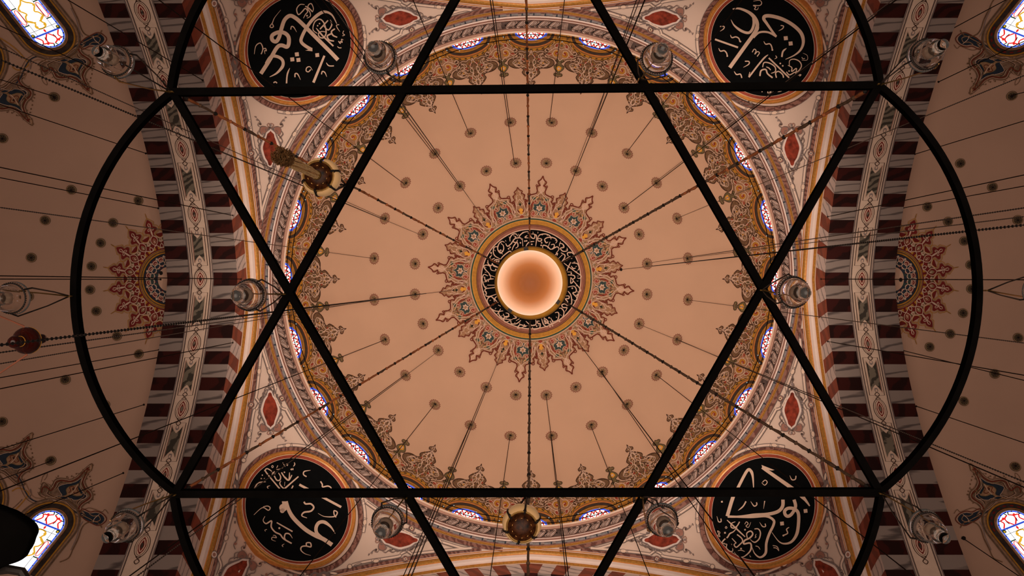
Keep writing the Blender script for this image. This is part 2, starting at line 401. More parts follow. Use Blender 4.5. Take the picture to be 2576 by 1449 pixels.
LET3 = [[(2000,260),(2120,240),(2170,300),(2160,360),(2100,380),(2180,470),(2180,520),(2120,540)],[(2110,130),(2250,300),(2240,350),(2190,360)],[(2000,340),(2060,420),(2080,560),(2060,650)],
 [(1960,440),(2020,440),(2020,490),(1950,500),(2000,560),(1950,600)],[(1990,640),(1940,600),(1880,620),(1900,670),(1980,680),(1950,750)],[(1820,690),(1870,690),(1920,760),(1900,860),(1820,920)],
 [(1740,780),(1800,770),(1820,830),(1790,930),(1700,960)],[(1650,880),(1700,1000),(1600,1000),(1590,940)],[(1520,880),(1600,950),(1530,960),(1520,880)],[(1470,900),(1510,1020),(1590,1070)],
 [(1430,950),(1380,950),(1400,1000),(1440,1000),(1430,1080),(1320,1120),(1280,1070)],[(1350,920),(1350,1020),(1250,1030),(1150,950)],[(1110,1010),(1150,1060),(1040,1020),(980,1080),(1020,1090),(1180,1040)],
 [(1050,930),(960,1000),(860,1000),(850,940)],[(1020,900),(950,940)],[(840,930),(740,970),(700,920),(730,860),(820,850)],[(690,800),(720,860),(790,860),(800,800),(740,780)],
 [(690,740),(600,760),(620,840),(700,900),(880,920)],[(640,700),(560,820)],[(440,690),(520,740),(620,750)],[(420,640),(370,560),(380,490),(440,450),(500,500),(510,560)],
 [(560,400),(400,450),(340,430),(350,380),(320,330),(350,290),(520,270)],[(560,450),(520,500),(590,580)],[(590,620),(640,650)],[(370,220),(520,220)],[(310,60),(340,150),(370,100)],
 [(1750,960),(1680,1000),(1640,940)],[(1560,900),(1540,1000),(1620,960)],[(900,830),(960,880),(880,900)],[(2190,390),(2200,430),(2160,420)]]
for Z, LL in ((Z2, LET2), (Z3, LET3)):
    for s_ in LL: P.stroke([Z(p) for p in s_], 2.7, 'cream_line', 0.045 + .001 * (len(s_) % 5), taper=(0.6, 0.5), ramp=.012)
for Z, pts in ((Z2, [(1040,490),(1130,455),(1165,450),(1270,520),(1470,490),(1460,540),(640,640),(680,660),(800,610),(830,580),(560,865),(600,870),(540,1030),(2075,800),(2070,1110),(445,690),(940,370),(2090,1410)]),
               (Z3, [(285,355),(300,405),(1830,950),(1640,1060),(1690,1040),(1620,880),(1370,1050),(2010,620)])):
    for q in pts: P.disc(Z(q), 2.1, 2.1, 'cream_line', 0.045, 8)
for k in range(60):
    a = math.radians(k * 6 + 2); r = 119 + 1.5 * math.sin(k * 2.3)
    P.stroke([(UC + r * math.sin(a), VC - r * math.cos(a)), (UC + (r - 2) * math.sin(a + .012), VC - (r - 2) * math.cos(a + .012)), (UC + (r - 4) * math.sin(a), VC - (r - 4) * math.cos(a))], 1.0, 'cream_line', 0.045, smooth=3)
P.build('crown_inscription', dome)

# sunburst round the medallion
P = Paint(S_dome)
LONG = [(x * 1.12, y) for x, y in [(0,261),(2,255),(5,250),(9.4,246),(6.5,239),(3.6,236.6),(8,235),(11,231.8),(9.5,225),(8.8,223.5),(10.3,216),(16,213),(23.4,210),(28.2,206.9),(27,201),(24.9,199),(30,194),(33.2,189.9),(31,178),(36,165),(37,158),(35,153)]]
SHORT = [(x * 1.15, y) for x, y in [(0,233.5),(3,227),(9.3,221.7),(6,217),(9.8,215.2),(12.4,208.3),(9.6,201.9),(15.4,198.8),(12,193),(14.3,187.7),(17,178),(15,166),(22,158),(24,153)]]
def closed_from(half): return [(x, y) for x, y in half] + [(-x, y) for x, y in half[::-1] if x > 0]
for k in range(12):
    P.T = polar(6.6 + 15 + 30 * k)
    P.poly(closed_from(SHORT), 'tan', 0.026, 2)
    P.stroke(SHORT[:-2], 2.4, 'dark_red', 0.05, smooth=3); P.stroke(mir(SHORT[:-2]), 2.4, 'dark_red', 0.05, smooth=3)
    P.stroke(closed_from([(0,224),(5,219),(3,214),(7,210),(6,203),(10,195),(9,188)])[:-1], 1.3, 'cream_line', 0.055)
    both(P, [(0,203),(8,192),(11,180),(7,168),(0,163)], 1.6, 'cream_line', 0.055)
    P.poly([(0,181),(5,177),(6,169),(0,164),(-6,169),(-5,177)], 'gold_bright', 0.045)
    P.poly([(0,196),(4,190),(0,185),(-4,190)], 'olive', 0.045); P.disc((0, 189), 2, 3.2, 'hook_dark', 0.06, 8)
    P.poly([(-6.5,161),(0,164),(6.5,161),(3.5,155.5),(-3.5,155.5)], 'red_paint', 0.045)
    both(P, [(0,164),(8,160),(15,163),(18,170),(14,176)], 1.3, 'cream_line', 0.055)
    both(P, [(12,157),(17,161),(20,158)], 1.1, 'cream_line', 0.055)
    both(P, [(12,208),(15,209),(15,213),(11.5,213)], 1.8, 'dark_red', 0.052); both(P, [(17,189),(20,191),(19,195),(15,194)], 1.8, 'dark_red', 0.052)
    both(P, [(6,211),(8,206),(5,202)], 1.2, 'cream_line', 0.055); both(P, [(13,196),(9,190),(13,183),(10,174)], 1.2, 'rose', 0.05)
for k in range(12):
    P.T = polar(6.6 + 30 * k)
    P.poly(closed_from(LONG), 'tan', 0.022, 2)
    P.poly(closed_from([(0,256),(6,247),(3,238),(8,230),(6,222),(0,216)]), 'plaster', 0.035, 2)
    P.stroke(LONG[:-2], 3.0, 'dark_red', 0.05, smooth=3); P.stroke(mir(LONG[:-2]), 3.0, 'dark_red', 0.05, smooth=3)
    both(P, [(0,251),(4.5,246),(2,240),(1,232),(2,224),(0,216)], 1.5, 'cream_line', 0.056)
    both(P, [(3,226),(7,229),(8,225),(5,222),(3,225)], 1.0, 'cream_line', 0.056)
    both(P, [(0,222),(6,213),(14,207),(19,200),(22,190),(25,180),(23,168),(27,158)], 1.7, 'cream_line', 0.056)
    both(P, [(4,210),(9,203),(15,198),(13,192),(8,195),(10,200)], 1.2, 'cream_line', 0.056)
    both(P, [(24,205),(26,203),(24,200),(21,203)], 1.2, 'cream_line', 0.056)
    both(P, [(28,192),(31,184),(28,176),(30,168)], 1.2, 'cream_line', 0.056)
    bothpoly(P, [(8,196),(15,196),(21,188),(22,176),(19,172),(18,182),(14,189),(8,191)], 'red_paint', 0.040, 2)
    bothpoly(P, [(8,166),(14,170),(20,166),(19,160),(12,156),(8,159)], 'red_paint', 0.040, 2)
    both(P, [(18,170),(12,171),(9,165),(12,160),(17,161),(17,166),(13,166)], 1.2, 'cream_line', 0.056)
    P.poly([(0,200),(3,192),(7,189),(16,189),(14,182),(16,177),(11,172),(4,172),(3,166),(0,160),(-3,166),(-4,172),(-11,172),(-16,177),(-14,182),(-16,189),(-7,189),(-3,192)], 'teal', 0.044)
    P.stroke([(0,200),(3,192),(7,189),(16,189),(14,182),(16,177),(11,172),(4,172),(3,166),(0,160),(-3,166),(-4,172),(-11,172),(-16,177),(-14,182),(-16,189),(-7,189),(-3,192)], 1.0, 'cream_line', 0.056, closed=True, smooth=0)
    P.poly([(0,189),(2,184),(8,184),(6,180),(8,176),(3,175),(0,171),(-3,175),(-8,176),(-6,180),(-8,184),(-2,184)], 'cream_line', 0.05)
    P.disc((0, 180), 3.4, 4, 'tan', 0.058, 10)
    both(P, [(30,207),(33,211),(30,214),(26,212),(28,209)], 2.2, 'dark_red', 0.052); both(P, [(12,232),(14.5,234),(13.5,237.5),(10.5,236)], 2.0, 'dark_red', 0.052); both(P, [(34,190),(38,192),(37,196),(33,195)], 2.0, 'dark_red', 0.052)
    both(P, [(10,214),(17,210),(25,207),(23,201),(28,193),(31,187),(28,181),(32,168)], 1.5, 'cream_line', 0.057)
    bothpoly(P, [(13,207),(21,204),(20,199),(13,200)], 'green', 0.041, 2); bothpoly(P, [(25,174),(29,171),(29,166),(24,166)], 'rose', 0.041)
    both(P, [(0,171),(3,164),(8,160),(12,156.5)], 1.3, 'cream_line', 0.056); both(P, [(22,189),(18,178),(21,168)], 1.2, 'ink', 0.053)
    both(P, [(2,212),(6,207),(12,208)], 1.0, 'ink', 0.053); both(P, [(7,199),(2,203),(0,199)], 1.4, 'dark_red', 0.053)
    bothpoly(P, [(2,208),(7,205),(9,201),(4,199)], 'olive', 0.040)
    P.disc((7.5, 206), 2.5, 2, 'gold_bright', 0.045, 8); P.disc((-7.5, 206), 2.5, 2, 'gold_bright', 0.045, 8)
    bothpoly(P, [(24,160),(31,163),(33,157),(28,155)], 'olive', 0.040)
    P.poly([(-4,158),(0,161),(4,158),(0,155.5)], 'tan', 0.045)
P.build('crown_sunburst', dome)

# rosettes: one painted star mesh, copied
def rosette_mesh(name, R, side=False):
    G = Paint(None, res=0)
    if not side:
        G.disc((0, 0), R * .60, R * .60, 'tan', 0, 24); G.disc((0, 0), R * .34, R * .34, 'olive', 1, 16)
        z = []
        for k in range(32): rr = R * (1.0 if k % 2 == 0 else 0.80); z.append((rr * math.cos(PI * k / 16), rr * math.sin(PI * k / 16)))
        G.stroke(z, R * .11, 'dark_red', 1, closed=True, smooth=0)
        z = [(p[0] * .78, p[1] * .78) for p in z[1:] + z[:1]]
        G.stroke(z, R * .075, 'umber', 1, closed=True, smooth=0)
    else:
        G.disc((0, 0), R, R, 'olive_dark', 0, 24)
        G.stroke([(R * .86 * math.cos(PI * k / 8), R * .86 * math.sin(PI * k / 8)) for k in range(16)], R * .10, 'tan', 1, closed=True)
    for k in range(8):
        a = PI * k / 4 + .2; c, s_ = math.cos(a), math.sin(a); L = R * (.52 if not side else .74)
        G.poly([(0, 0), (L * .6 * c - R * .08 * s_, L * .6 * s_ + R * .08 * c), (L * c, L * s_), (L * .6 * c + R * .08 * s_, L * .6 * s_ - R * .08 * c)], 'ink' if side else 'umber', 2)
        if not side: G.disc((R * .5 * math.cos(a + .39), R * .5 * math.sin(a + .39)), R * .1, R * .1, 'olive', 1, 8)
    G.disc((0, 0), R * .2, R * .2, 'hook_dark', 3, 8)
    me = bpy.data.meshes.new(name)
    me.from_pydata([(p[0], p[1], 0.012 * li + 0.006) for p, li in zip(G.p, G.l)], [], G.f)
    for mm in G.mats: me.materials.append(M[mm])
    me.polygons.foreach_set('material_index', G.m); me.update()
    return me
me_a = rosette_mesh('rosette', 0.168); me_b = rosette_mesh('rosette', 0.102, True)
def place_rosette(me, p, c, parent):
    nrm = (Vector(c) - Vector(p)).normalized()
    o = link('rosette', me, parent)
    o.matrix_world = Matrix.Translation(Vector(p) + nrm * 0.02) @ nrm.to_track_quat('Z', 'Y').to_matrix().to_4x4()
    return o
for ring, rho in ((0, 400), (1, 296)):
    for k in range(24):
        a = math.radians(7.5 + 15 * k)
        p = S_dome(np.array([UC + rho * math.sin(a)]), np.array([VC - rho * math.cos(a)]))[0]
        place_rosette(me_a, p, (0, 0, DC), dome)

# ------------------------------------------------------------------ arabesque border at the dome's foot (24 bays)
P = Paint(S_dome)
P.ring(594, 626, 'gold_paint', 0.012); P.ring(612.5, 613.6, 'umber', 0.02); P.ring(603, 604, 'ink', 0.02)
PALM = [(0,481),(2,488),(7,491),(10,494),(8,498),(3,497),(3,502),(9,508),(15,513),(20,520),(17,527),(24,531),(36,532),(46,537),(52,545),(49,553),(40,557),(31,558),(30,566),(38,572),(34,580)]
PALM = [(x * (1.0 if y < 505 else 1.12), y) for x, y in PALM]
for k in range(24):
    P.T = arcT(15 * k)
    P.poly(closed_from(PALM), 'umber', 0.016, 2)
    P.stroke(PALM, 1.7, 'ink', 0.052, smooth=3); P.stroke(mir(PALM), 1.7, 'ink', 0.045, smooth=3)
    both(P, [(0,486),(3,493),(1,501),(4,508),(11,514),(14,521),(10,529),(18,535),(32,536),(42,541),(46,547),(40,552),(28,553),(24,562),(30,570)], 1.4, 'cream_line', 0.05)
    both(P, [(0,505),(6,514),(2,524),(8,535),(4,546),(10,556),(3,566),(0,576)], 1.6, 'cream_line', 0.05)
    both(P, [(12,520),(6,526),(14,538),(26,540),(38,545),(34,549),(22,546),(14,552),(20,560),(12,568)], 1.2, 'tan', 0.045)
    both(P, [(18,540),(26,544),(30,550),(22,551),(16,546)], 1.1, 'cream_line', 0.05)
    both(P, [(33,540),(39,541),(43,546),(36,549)], 1.0, 'cream_line', 0.05)
    for (x, y, rx, ry, c) in ((30,544,4,2.6,'gold_paint'),(20,552,3,4,'red_paint'),(8,561,3,3.5,'red_paint'),(5,519,2.4,3,'gold_paint'),(41,545,3,2,'olive'),(9,543,3,4,'olive'),(0,531,2.4,4,'tan'),(0,556,2.6,4,'tan'),(14,527,2.2,2.4,'red_paint')):
        P.disc((x, y), rx, ry, c, 0.04, 8); P.disc((-x, y), rx, ry, c, 0.04, 8)
    both(P, [(2,499),(6,506),(3,511),(8,517),(15,516)], 1.2, 'cream_line', 0.051); both(P, [(0,494),(5,492),(8,494),(5,497)], 1.0, 'tan', 0.047)
    both(P, [(20,534),(26,531),(34,535),(40,538),(36,543),(29,541),(24,546),(28,550)], 1.2, 'cream_line', 0.051)
    both(P, [(0,520),(9,524),(11,532),(5,537),(12,543),(10,550),(4,553)], 1.3, 'cream_line', 0.051)
    both(P, [(36,556),(30,560),(24,556),(18,560),(24,567),(31,566)], 1.3, 'cream_line', 0.051); both(P, [(33,572),(24,574),(16,571),(8,574),(2,570)], 1.3, 'cream_line', 0.051)
    for q in range(64):                    # small leaf strokes that fill the palmette
        rnd = random.Random(q * 7 + 3); x = rnd.uniform(2, 44); y = rnd.uniform(534, 553) if x > 17 else rnd.uniform(508, 572); an = rnd.uniform(0, PI)
        both(P, [(x, y), (x + 3 * math.cos(an), y + 2.5 * math.sin(an)), (x + 4 * math.cos(an + .9), y + 4 * math.sin(an + .9))], 1.0, ('ink', 'tan', 'ink', 'gold_paint', 'cream_line')[q % 5], 0.043 + .002 * (q % 3), smooth=2)
    # spandrel and drop between two windows
    P.T = arcT(15 * k + 7.5)
    SP = [(0,553),(9,551),(14,557),(22,560),(33,562),(42,570),(44,578),(36,584),(28,594),(20,606),(8,612),(0,612)]
    P.poly(closed_from(SP), 'tan', 0.014, 2)
    both(P, SP[:-3], 1.1, 'ink', 0.043)
    bothpoly(P, [(5,566),(12,563),(18,568),(17,576),(10,580),(5,575)], 'gold_paint', 0.030, 2); bothpoly(P, [(8,568),(14,569),(13,575),(8,575)], 'red_paint', 0.036, 2)
    bothpoly(P, [(22,564),(33,567),(30,571),(22,570)], 'red_paint', 0.032); bothpoly(P, [(8,588),(16,586),(14,596),(8,599)], 'red_paint', 0.032)
    both(P, [(0,553),(7,561),(16,563),(20,571),(15,579),(7,579),(6,572),(11,570)], 1.7, 'cream_line', 0.05)
    both(P, [(0,581),(8,585),(18,584),(26,577),(33,573),(40,576),(36,582),(30,578)], 1.7, 'cream_line', 0.05)
    both(P, [(20,571),(26,566),(34,566),(40,571)], 1.4, 'cream_line', 0.05)
    both(P, [(0,603),(6,597),(13,596),(18,590),(14,586),(8,590),(10,594)], 1.4, 'cream_line', 0.05)
    both(P, [(24,578),(27,587),(22,594),(19,600)], 1.2, 'cream_line', 0.05)
    both(P, [(30,562),(27,558),(30,555)], 1.2, 'cream_line', 0.05)
    P.disc((0, 592), 3, 3.5, 'olive', 0.04, 10)
    DROP = [(0,511),(3,514),(9,515),(11,519),(7,522),(3,521),(3,524),(8,529),(12,534),(13,540),(8,543),(4,546),(7,550),(10,553),(8,557)]
    P.poly(closed_from(DROP), 'olive', 0.020, 2); both(P, DROP, 1.2, 'ink', 0.043)
    P.poly([(0,527),(5,531),(7,537),(0,541),(-7,537),(-5,531)], 'gold_bright', 0.036); P.disc((0, 534), 3, 3, 'cream_line', 0.045, 8)
    both(P, [(0,515),(5,517),(7,519)], 1.0, 'tan', 0.045)
    # dark squares in the gold band
    for t in (-16, -6, 6, 16): P.poly([(t - 3, 606.5), (t + 3, 606.5), (t + 3, 611), (t - 3, 611)], 'teal' if abs(t) > 9 else 'umber', 0.02)
P.build('foot_arabesque', dome)

# drum windows: framed arches of stained glass
def drum_window(k):
    ang = 15 * k
    root = empty('window_%d' % (k + 1), tuple(S_dome(np.array([UC + 612 * math.sin(math.radians(ang))]), np.array([VC - 612 * math.cos(math.radians(ang))]))[0]))
    tag(root, kind='structure')
    inv = Matrix.Translation(-root.location)
    def el(a, b, n=20, c=622.0): return [(a * math.cos(PI * j / n), c - b * math.sin(PI * j / n)) for j in range(n + 1)]
    P = Paint(S_dome, arcT(ang))
    for (a, b, wd, mm, lf) in ((69,45,7,'gold_paint',.03),(72.5,48.5,1.2,'umber',.04),(65,41,1.2,'umber',.04),(61.5,38,4,'orange',.03),(56,33,7,'dark_band',.045),(51,28.5,3.5,'gold_paint',.03),(48.5,26.5,1.2,'orange',.05),(45.5,24.5,4,'olive',.03),(42,23,2.6,'gold_paint',.05)):
        P.stroke(el(a, b), wd, mm, lf, smooth=0)
    for j in range(1, 14):
        a = PI * j / 14; P.disc((69 * math.cos(a), 622 - 45 * math.sin(a)), 4.2 if j % 2 else 3, 1.5, 'dark_band', 0.045, 10, rot=-a + PI / 2)
    f = P.build('frame', root); f.data.transform(inv)
    P = Paint(S_dome, arcT(ang))
    P.poly(el(39.5, 21.5), 'glass_bright', 0.05)
    P.stroke(el(37.8, 19.8), 3.8, 'glass_blue', 0.06, smooth=0); both(P, [(39,622),(36,612)], 5, 'glass_blue', 0.062)
    for t in (-30, -18, 18, 30): P.stroke([(t, 622), (t * .93, 622 - 20 * math.sqrt(max(0, 1 - (t / 39) ** 2)))], 1.0, 'lead', 0.07)
    both(P, [(33,621),(29,613),(23,617),(17,608),(11,614),(5,606),(0,611)], 3.2, 'glass_red', 0.065)
    both(P, [(25,622),(20,618),(14,620),(8,616),(3,620)], 2.8, 'glass_red', 0.065); both(P, [(17,608),(14,604)], 2.4, 'glass_red', 0.065)
    both(P, [(12,622),(15,612),(22,609)], 1.4, 'glass_pale', 0.066)
    for t, y in ((18,613),(-18,613),(7,610),(-7,610)): P.disc((t, y), 1.8, 1.5, 'glass_green', 0.07, 8)
    P.disc((0, 612), 1.8, 1.8, 'glass_yellow', 0.07, 8); P.stroke([(0, 622), (0, 603)], 1.2, 'lead', 0.075); P.stroke([(-39, 613), (0, 611.5), (39, 613)], 0.8, 'lead', 0.072)
    g = P.build('glass_pane', root); g.data.transform(inv)
for k in range(24): drum_window(k)

# ------------------------------------------------------------------ drum cornice
def rp(px, H): return (px * H / F, H)
prof = [rp(678, 19.50), rp(676, 19.50), rp(675, 19.47), rp(672.5, 19.47), rp(672, 19.56), rp(669, 19.60), rp(669, 19.66), rp(662.5, 19.66), rp(662, 19.60), rp(659, 19.62), rp(657, 19.70),
        rp(655, 19.66), rp(652, 19.72), rp(650, 19.82), rp(644, 19.86), rp(638, 19.92), rp(634, 20.00), rp(632.5, 20.00), rp(630, 19.98), rp(628, 20.05), rp(626, 20.05), rp(624, 20.12), rp(620, 20.16), rp(620, 20.30), (5.95, 20.45)]
pm = ['gold', 'orange', 'gold', 'orange', 'rose', 'rose', 'dentil', 'dentil', 'white_plaster', 'white_plaster', 'rose_band', 'white_plaster', 'rose', 'leaf_dark', 'leaf_dark', 'leaf_dark', 'leaf_dark',
      'rose', 'cream', 'rose', 'cream', 'cream', 'white_plaster', 'rose', 'rose']
G = Geo(); G.lathe(prof, (0, 0, 0), 'cream', 192, pm)
cornice = tag(G.build('trim_1', smooth=False), kind='structure')
S_corn = lambda u, v: np.stack([(u - UC) * hc(u, v) / F, (v - VC) * hc(u, v) / F, hc(u, v)], -1)
def hc(u, v):
    r = np.hypot(np.asarray(u) - UC, np.asarray(v) - VC); return np.interp(r, [620, 624, 632, 638, 650, 662, 669, 675], [20.16, 20.1, 20.0, 19.92, 19.82, 19.6, 19.6, 19.47])
P = Paint(S_corn)
for k in range(144):                      # dentils
    P.T = arcT(2.5 * k); P.poly([(-4, 662.6), (4, 662.6), (4, 668), (-4, 668)], 'grey' if k % 3 else 'dentil', 0.05)
    P.poly([(5.5, 662.6), (8.5, 662.6), (8.5, 668), (5.5, 668)], 'navy', 0.055)
for k in range(24):
    P.T = arcT(15 * k + 7.5)
    P.poly([(-9,633.5),(9,633.5),(9,650),(-9,650)], 'leaf_grey', 0.06)
    for t in (-9, -5.5, -1.5, 2.5, 6, 9): P.stroke([(t, 634), (t * .8, 650)], 1.0, 'leaf_dark', 0.075)
    for j in range(5):
        for sgn in (1,):
            P.T = arcT(15 * k + 7.5 + 1.35 + 2.45 * (j + .5))
            for q_, (dt, ww, mm_) in enumerate(((0, 3.6, 'leaf_grey'), (5.5, 2.8, 'leaf_grey'), (10, 2.2, 'leaf_grey'), (2.6, .9, 'leaf_dark'), (7.8, .9, 'leaf_dark'), (15, 2.4, 'leaf_grey'), (12.8, .9, 'leaf_dark'), (-4.5, 2.0, 'leaf_grey'))):
                P.stroke([(10 + dt * .5, 650), (5 + dt, 646.5), (-1 + dt * .9, 641), (-5 + dt * .9, 636.5)], ww, mm_, 0.072 + .003 * q_, taper=(.6, .8))
            P.stroke([(-5,637),(-8,634.6),(-5.5,632.8),(-2,634),(-2.6,636.5)], 2.4, 'leaf_grey', 0.09, taper=(.6, .4))
            P.stroke([(11,638),(8,635),(11,633.6),(13,636)], 1.6, 'leaf_grey', 0.09); P.stroke([(14,646),(9,641)], .8, 'white_plaster', 0.1); P.stroke([(7,647.5),(1,642.5),(-4,637.5)], 1.1, 'white_plaster', 0.095, taper=(.3, .3)); P.stroke([(-7,634.4),(-4,633.4)], 1.4, 'white_plaster', 0.10)  # white strokes paint highlights onto the carved leaves
            P.disc((9, 636.5), 3.0, 2.4, 'bead', 0.088, 8, rot=.5); P.disc((-9.5, 640), 1.6, 3.0, 'bead', 0.088, 8, rot=.6)
P.build('acanthus_band', cornice)

# ------------------------------------------------------------------ the four big arches (banded voussoirs, mouldings)
STEP = 0.2855
def arch(side, name):                     # side: 0 left, 1 right, 2 top, 3 bottom
    def W(x, y, z):                       # x: distance from the axis, y along the arch
        return ((-x, y, z), (x, y, z), (y, -x, z), (y, x, z))[side]
    v, f, m = [], [], []
    mats = ['marble_red', 'marble_white', 'gold', 'white_plaster', 'orange', 'rose', 'cream', 'marble_red_shaded', 'marble_white_lit']
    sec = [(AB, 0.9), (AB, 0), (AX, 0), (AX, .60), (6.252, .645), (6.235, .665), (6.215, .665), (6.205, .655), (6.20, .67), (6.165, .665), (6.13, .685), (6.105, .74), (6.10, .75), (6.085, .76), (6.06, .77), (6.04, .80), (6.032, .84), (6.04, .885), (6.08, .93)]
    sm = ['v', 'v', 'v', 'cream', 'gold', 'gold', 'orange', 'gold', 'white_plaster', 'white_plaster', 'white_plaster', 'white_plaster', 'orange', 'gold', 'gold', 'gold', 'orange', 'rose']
    ss = []; n = 24
    for k in range(-n, n + 1):
        for q in (-.5, -.1666, .1666): ss.append((k + q) * STEP)
    ss = [s for s in ss if abs(y_of_s(s)) < 6.7]
    ss = sorted(ss + [0.0])
    L = len(sec)
    for s in ss:
        y = y_of_s(s)
        for (x, d) in sec:
            yy, zz = sweep_pt(y, d); v.append(W(x, yy, zz))
    for i in range(len(ss) - 1):
        k = int(math.floor((ss[i] + ss[i + 1]) / 2 / STEP + .5))
        for j in range(L - 1):
            f.append((i * L + j, i * L + j + 1, (i + 1) * L + j + 1, (i + 1) * L + j))
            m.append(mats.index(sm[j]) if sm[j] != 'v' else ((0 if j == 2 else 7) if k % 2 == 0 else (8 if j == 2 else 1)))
    o = tag(mesh_obj(name, v, f, mats, m), kind='structure')
    return o
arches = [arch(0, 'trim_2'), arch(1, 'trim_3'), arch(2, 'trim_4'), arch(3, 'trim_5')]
# painted strip along the soffit of the two side arches
def soffit_surf(side):
    def f(x, s, L):
        out = []
        for xx, s1, l in zip(x, s, L):
            y = y_of_s(s1); yy, zz = sweep_pt(y, -l); out.append((xx if side else -xx, yy, zz))
        return np.array(out)
    f.own_lift = True
    return f
for side in (0, 1):
    P = Paint(soffit_surf(side), res=0)
    XA, XB = 6.75, 7.262; XM = (XA + XB) / 2
    pts = [s for s in np.arange(-6.9, 6.91, .1)]
    def line(x, w, m, l): P.stroke([(x, s) for s in pts], w, m, l, smooth=0)
    line(XM, XB - XA, 'cream', 0.03); line(XA + .012, .024, 'grey_line', .034); line(XB - .012, .024, 'grey_line', .034); line(XA + .045, .014, 'grey', .034); line(XB - .045, .014, 'grey', .034)
    line(XA + .06, .012, 'ink', .035); line(XB - .06, .012, 'ink', .035)
    PITCH = 1.424
    for k in range(-4, 5):
        c = k * PITCH
        if abs(c) < 6.2:
            lz = .05 if k == 0 else 0; P_l = P._add; P._add = lambda a1, a2, a3, a4, lz=lz, f_=P_l: f_(a1, a2, a3, a4 + lz)
            P.disc((XM, c), .135, .225, 'ink', .036, 24); P.disc((XM, c), .122, .212, 'cream', .038, 24); P.disc((XM, c), .10, .195, 'ink', .040, 24); P.disc((XM, c), .092, .187, 'cream_line', .042, 24)
            P.poly([(XM, c - .17), (XM + .05, c - .1), (XM + .075, c), (XM + .05, c + .1), (XM, c + .17), (XM - .05, c + .1), (XM - .075, c), (XM - .05, c - .1)], 'crimson', .044)
            P.stroke([(XM, c - .12), (XM + .03, c - .07), (XM + .048, c), (XM + .03, c + .07), (XM, c + .12), (XM - .03, c + .07), (XM - .048, c), (XM - .03, c - .07)], .02, 'cream_line', .047, closed=True)
            P.disc((XM, c), .025, .06, 'marble_dark', .047, 10)
            for q in (-1, 1):
                P.stroke([(XM - .05, c + q * .215), (XM, c + q * .26), (XM + .045, c + q * .31), (XM, c + q * .36), (XM - .045, c + q * .31), (XM, c + q * .26), (XM + .05, c + q * .215)], .014, 'ink', .046)
            P._add = P_l
        a, b = c + .30, c + PITCH - .30
        if abs(a) > 6.6 or abs(b) > 6.6: continue
        x0, x1 = XA + .105, XB - .105
        P.stroke([(x0, a), (x1, a), (x1, b), (x0, b)], .013, 'ink', .037, closed=True, smooth=0)
        y0, y1 = x0 + .045, x1 - .045; a2, b2 = a + .06, b - .06
        N = [(y0, a2), (y0 + .05, a2 + .10), (XM, a2 + .16), (y1 - .05, a2 + .10), (y1, a2), (y1, b2), (y1 - .05, b2 - .10), (XM, b2 - .16), (y0 + .05, b2 - .10), (y0, b2)]
        nn = []
        for i in range(10):                # subdivide the long edges so the panel follows the curve
            p, q = N[i], N[(i + 1) % 10]
            for t in (np.arange(8) / 8 if i in (4, 9) else (0,)): nn.append((p[0] + (q[0] - p[0]) * t, p[1] + (q[1] - p[1]) * t))
        for i in range(12):
            t0, t1 = i / 12, (i + 1) / 12; aa = a2 + .10; bb = b2 - .10
            P.poly([(y0, aa + (bb - aa) * t0), (y1, aa + (bb - aa) * t0), (y1, aa + (bb - aa) * t1), (y0, aa + (bb - aa) * t1)], 'marble_dark', .040)
        for (e, q) in ((a2, 1), (b2, -1)):
            P.poly([(y0, e), (y0 + .055, e + q * .10), (y0, e + q * .10)], 'marble_dark', .040); P.poly([(y1, e), (y1 - .055, e + q * .10), (y1, e + q * .10)], 'marble_dark', .040)
            P.poly([(XM, e + q * .16), (y0 + .055, e + q * .0999), (y1 - .055, e + q * .0999)], 'cream', .043)
            P.stroke([(y0, e), (y0 + .055, e + q * .10), (XM, e + q * .16), (y1 - .055, e + q * .10), (y1, e)], .016, 'cream_line', .046, smooth=0)
            P.disc((XM, e + q * .05), .035, .05, 'grey', .046, 12); P.disc((XM, e + q * .04), .02, .03, 'cream_line', .048, 10)
        P.stroke([(y0 - .006, a2), (y0 - .006, b2)], .014, 'cream_line', .046, smooth=0); P.stroke([(y1 + .006, a2), (y1 + .006, b2)], .014, 'rose', .046, smooth=0)
    P.build('soffit_strip', arches[side])

# ------------------------------------------------------------------ pendentives
pend = []
for qd, (sx, sy) in enumerate(((-1, -1), (1, -1), (-1, 1), (1, 1))):
    v, f = [], []; NT, NR = 64, 24
    for i in range(NT + 1):
        th = PI / 2 * i / NT; c, s_ = math.cos(th), math.sin(th)
        rb = (XI + .03) / max(c, s_)
        for j in range(NR + 1):
            r = RR + (rb - RR) * j / NR if rb > RR else RR
            x, y = r * c, r * s_; v.append((sx * x, sy * y, float(pend_h(np.float64(x), np.float64(y)))))
    for i in range(NT):
        for j in range(NR): f.append((i * (NR + 1) + j, (i + 1) * (NR + 1) + j, (i + 1) * (NR + 1) + j + 1, i * (NR + 1) + j + 1))
    pend.append(tag(mesh_obj('wall_' + ('north_west', 'north_east', 'south_west', 'south_east')[qd], v, f, ['plaster_pend'], smooth=True), kind='structure'))
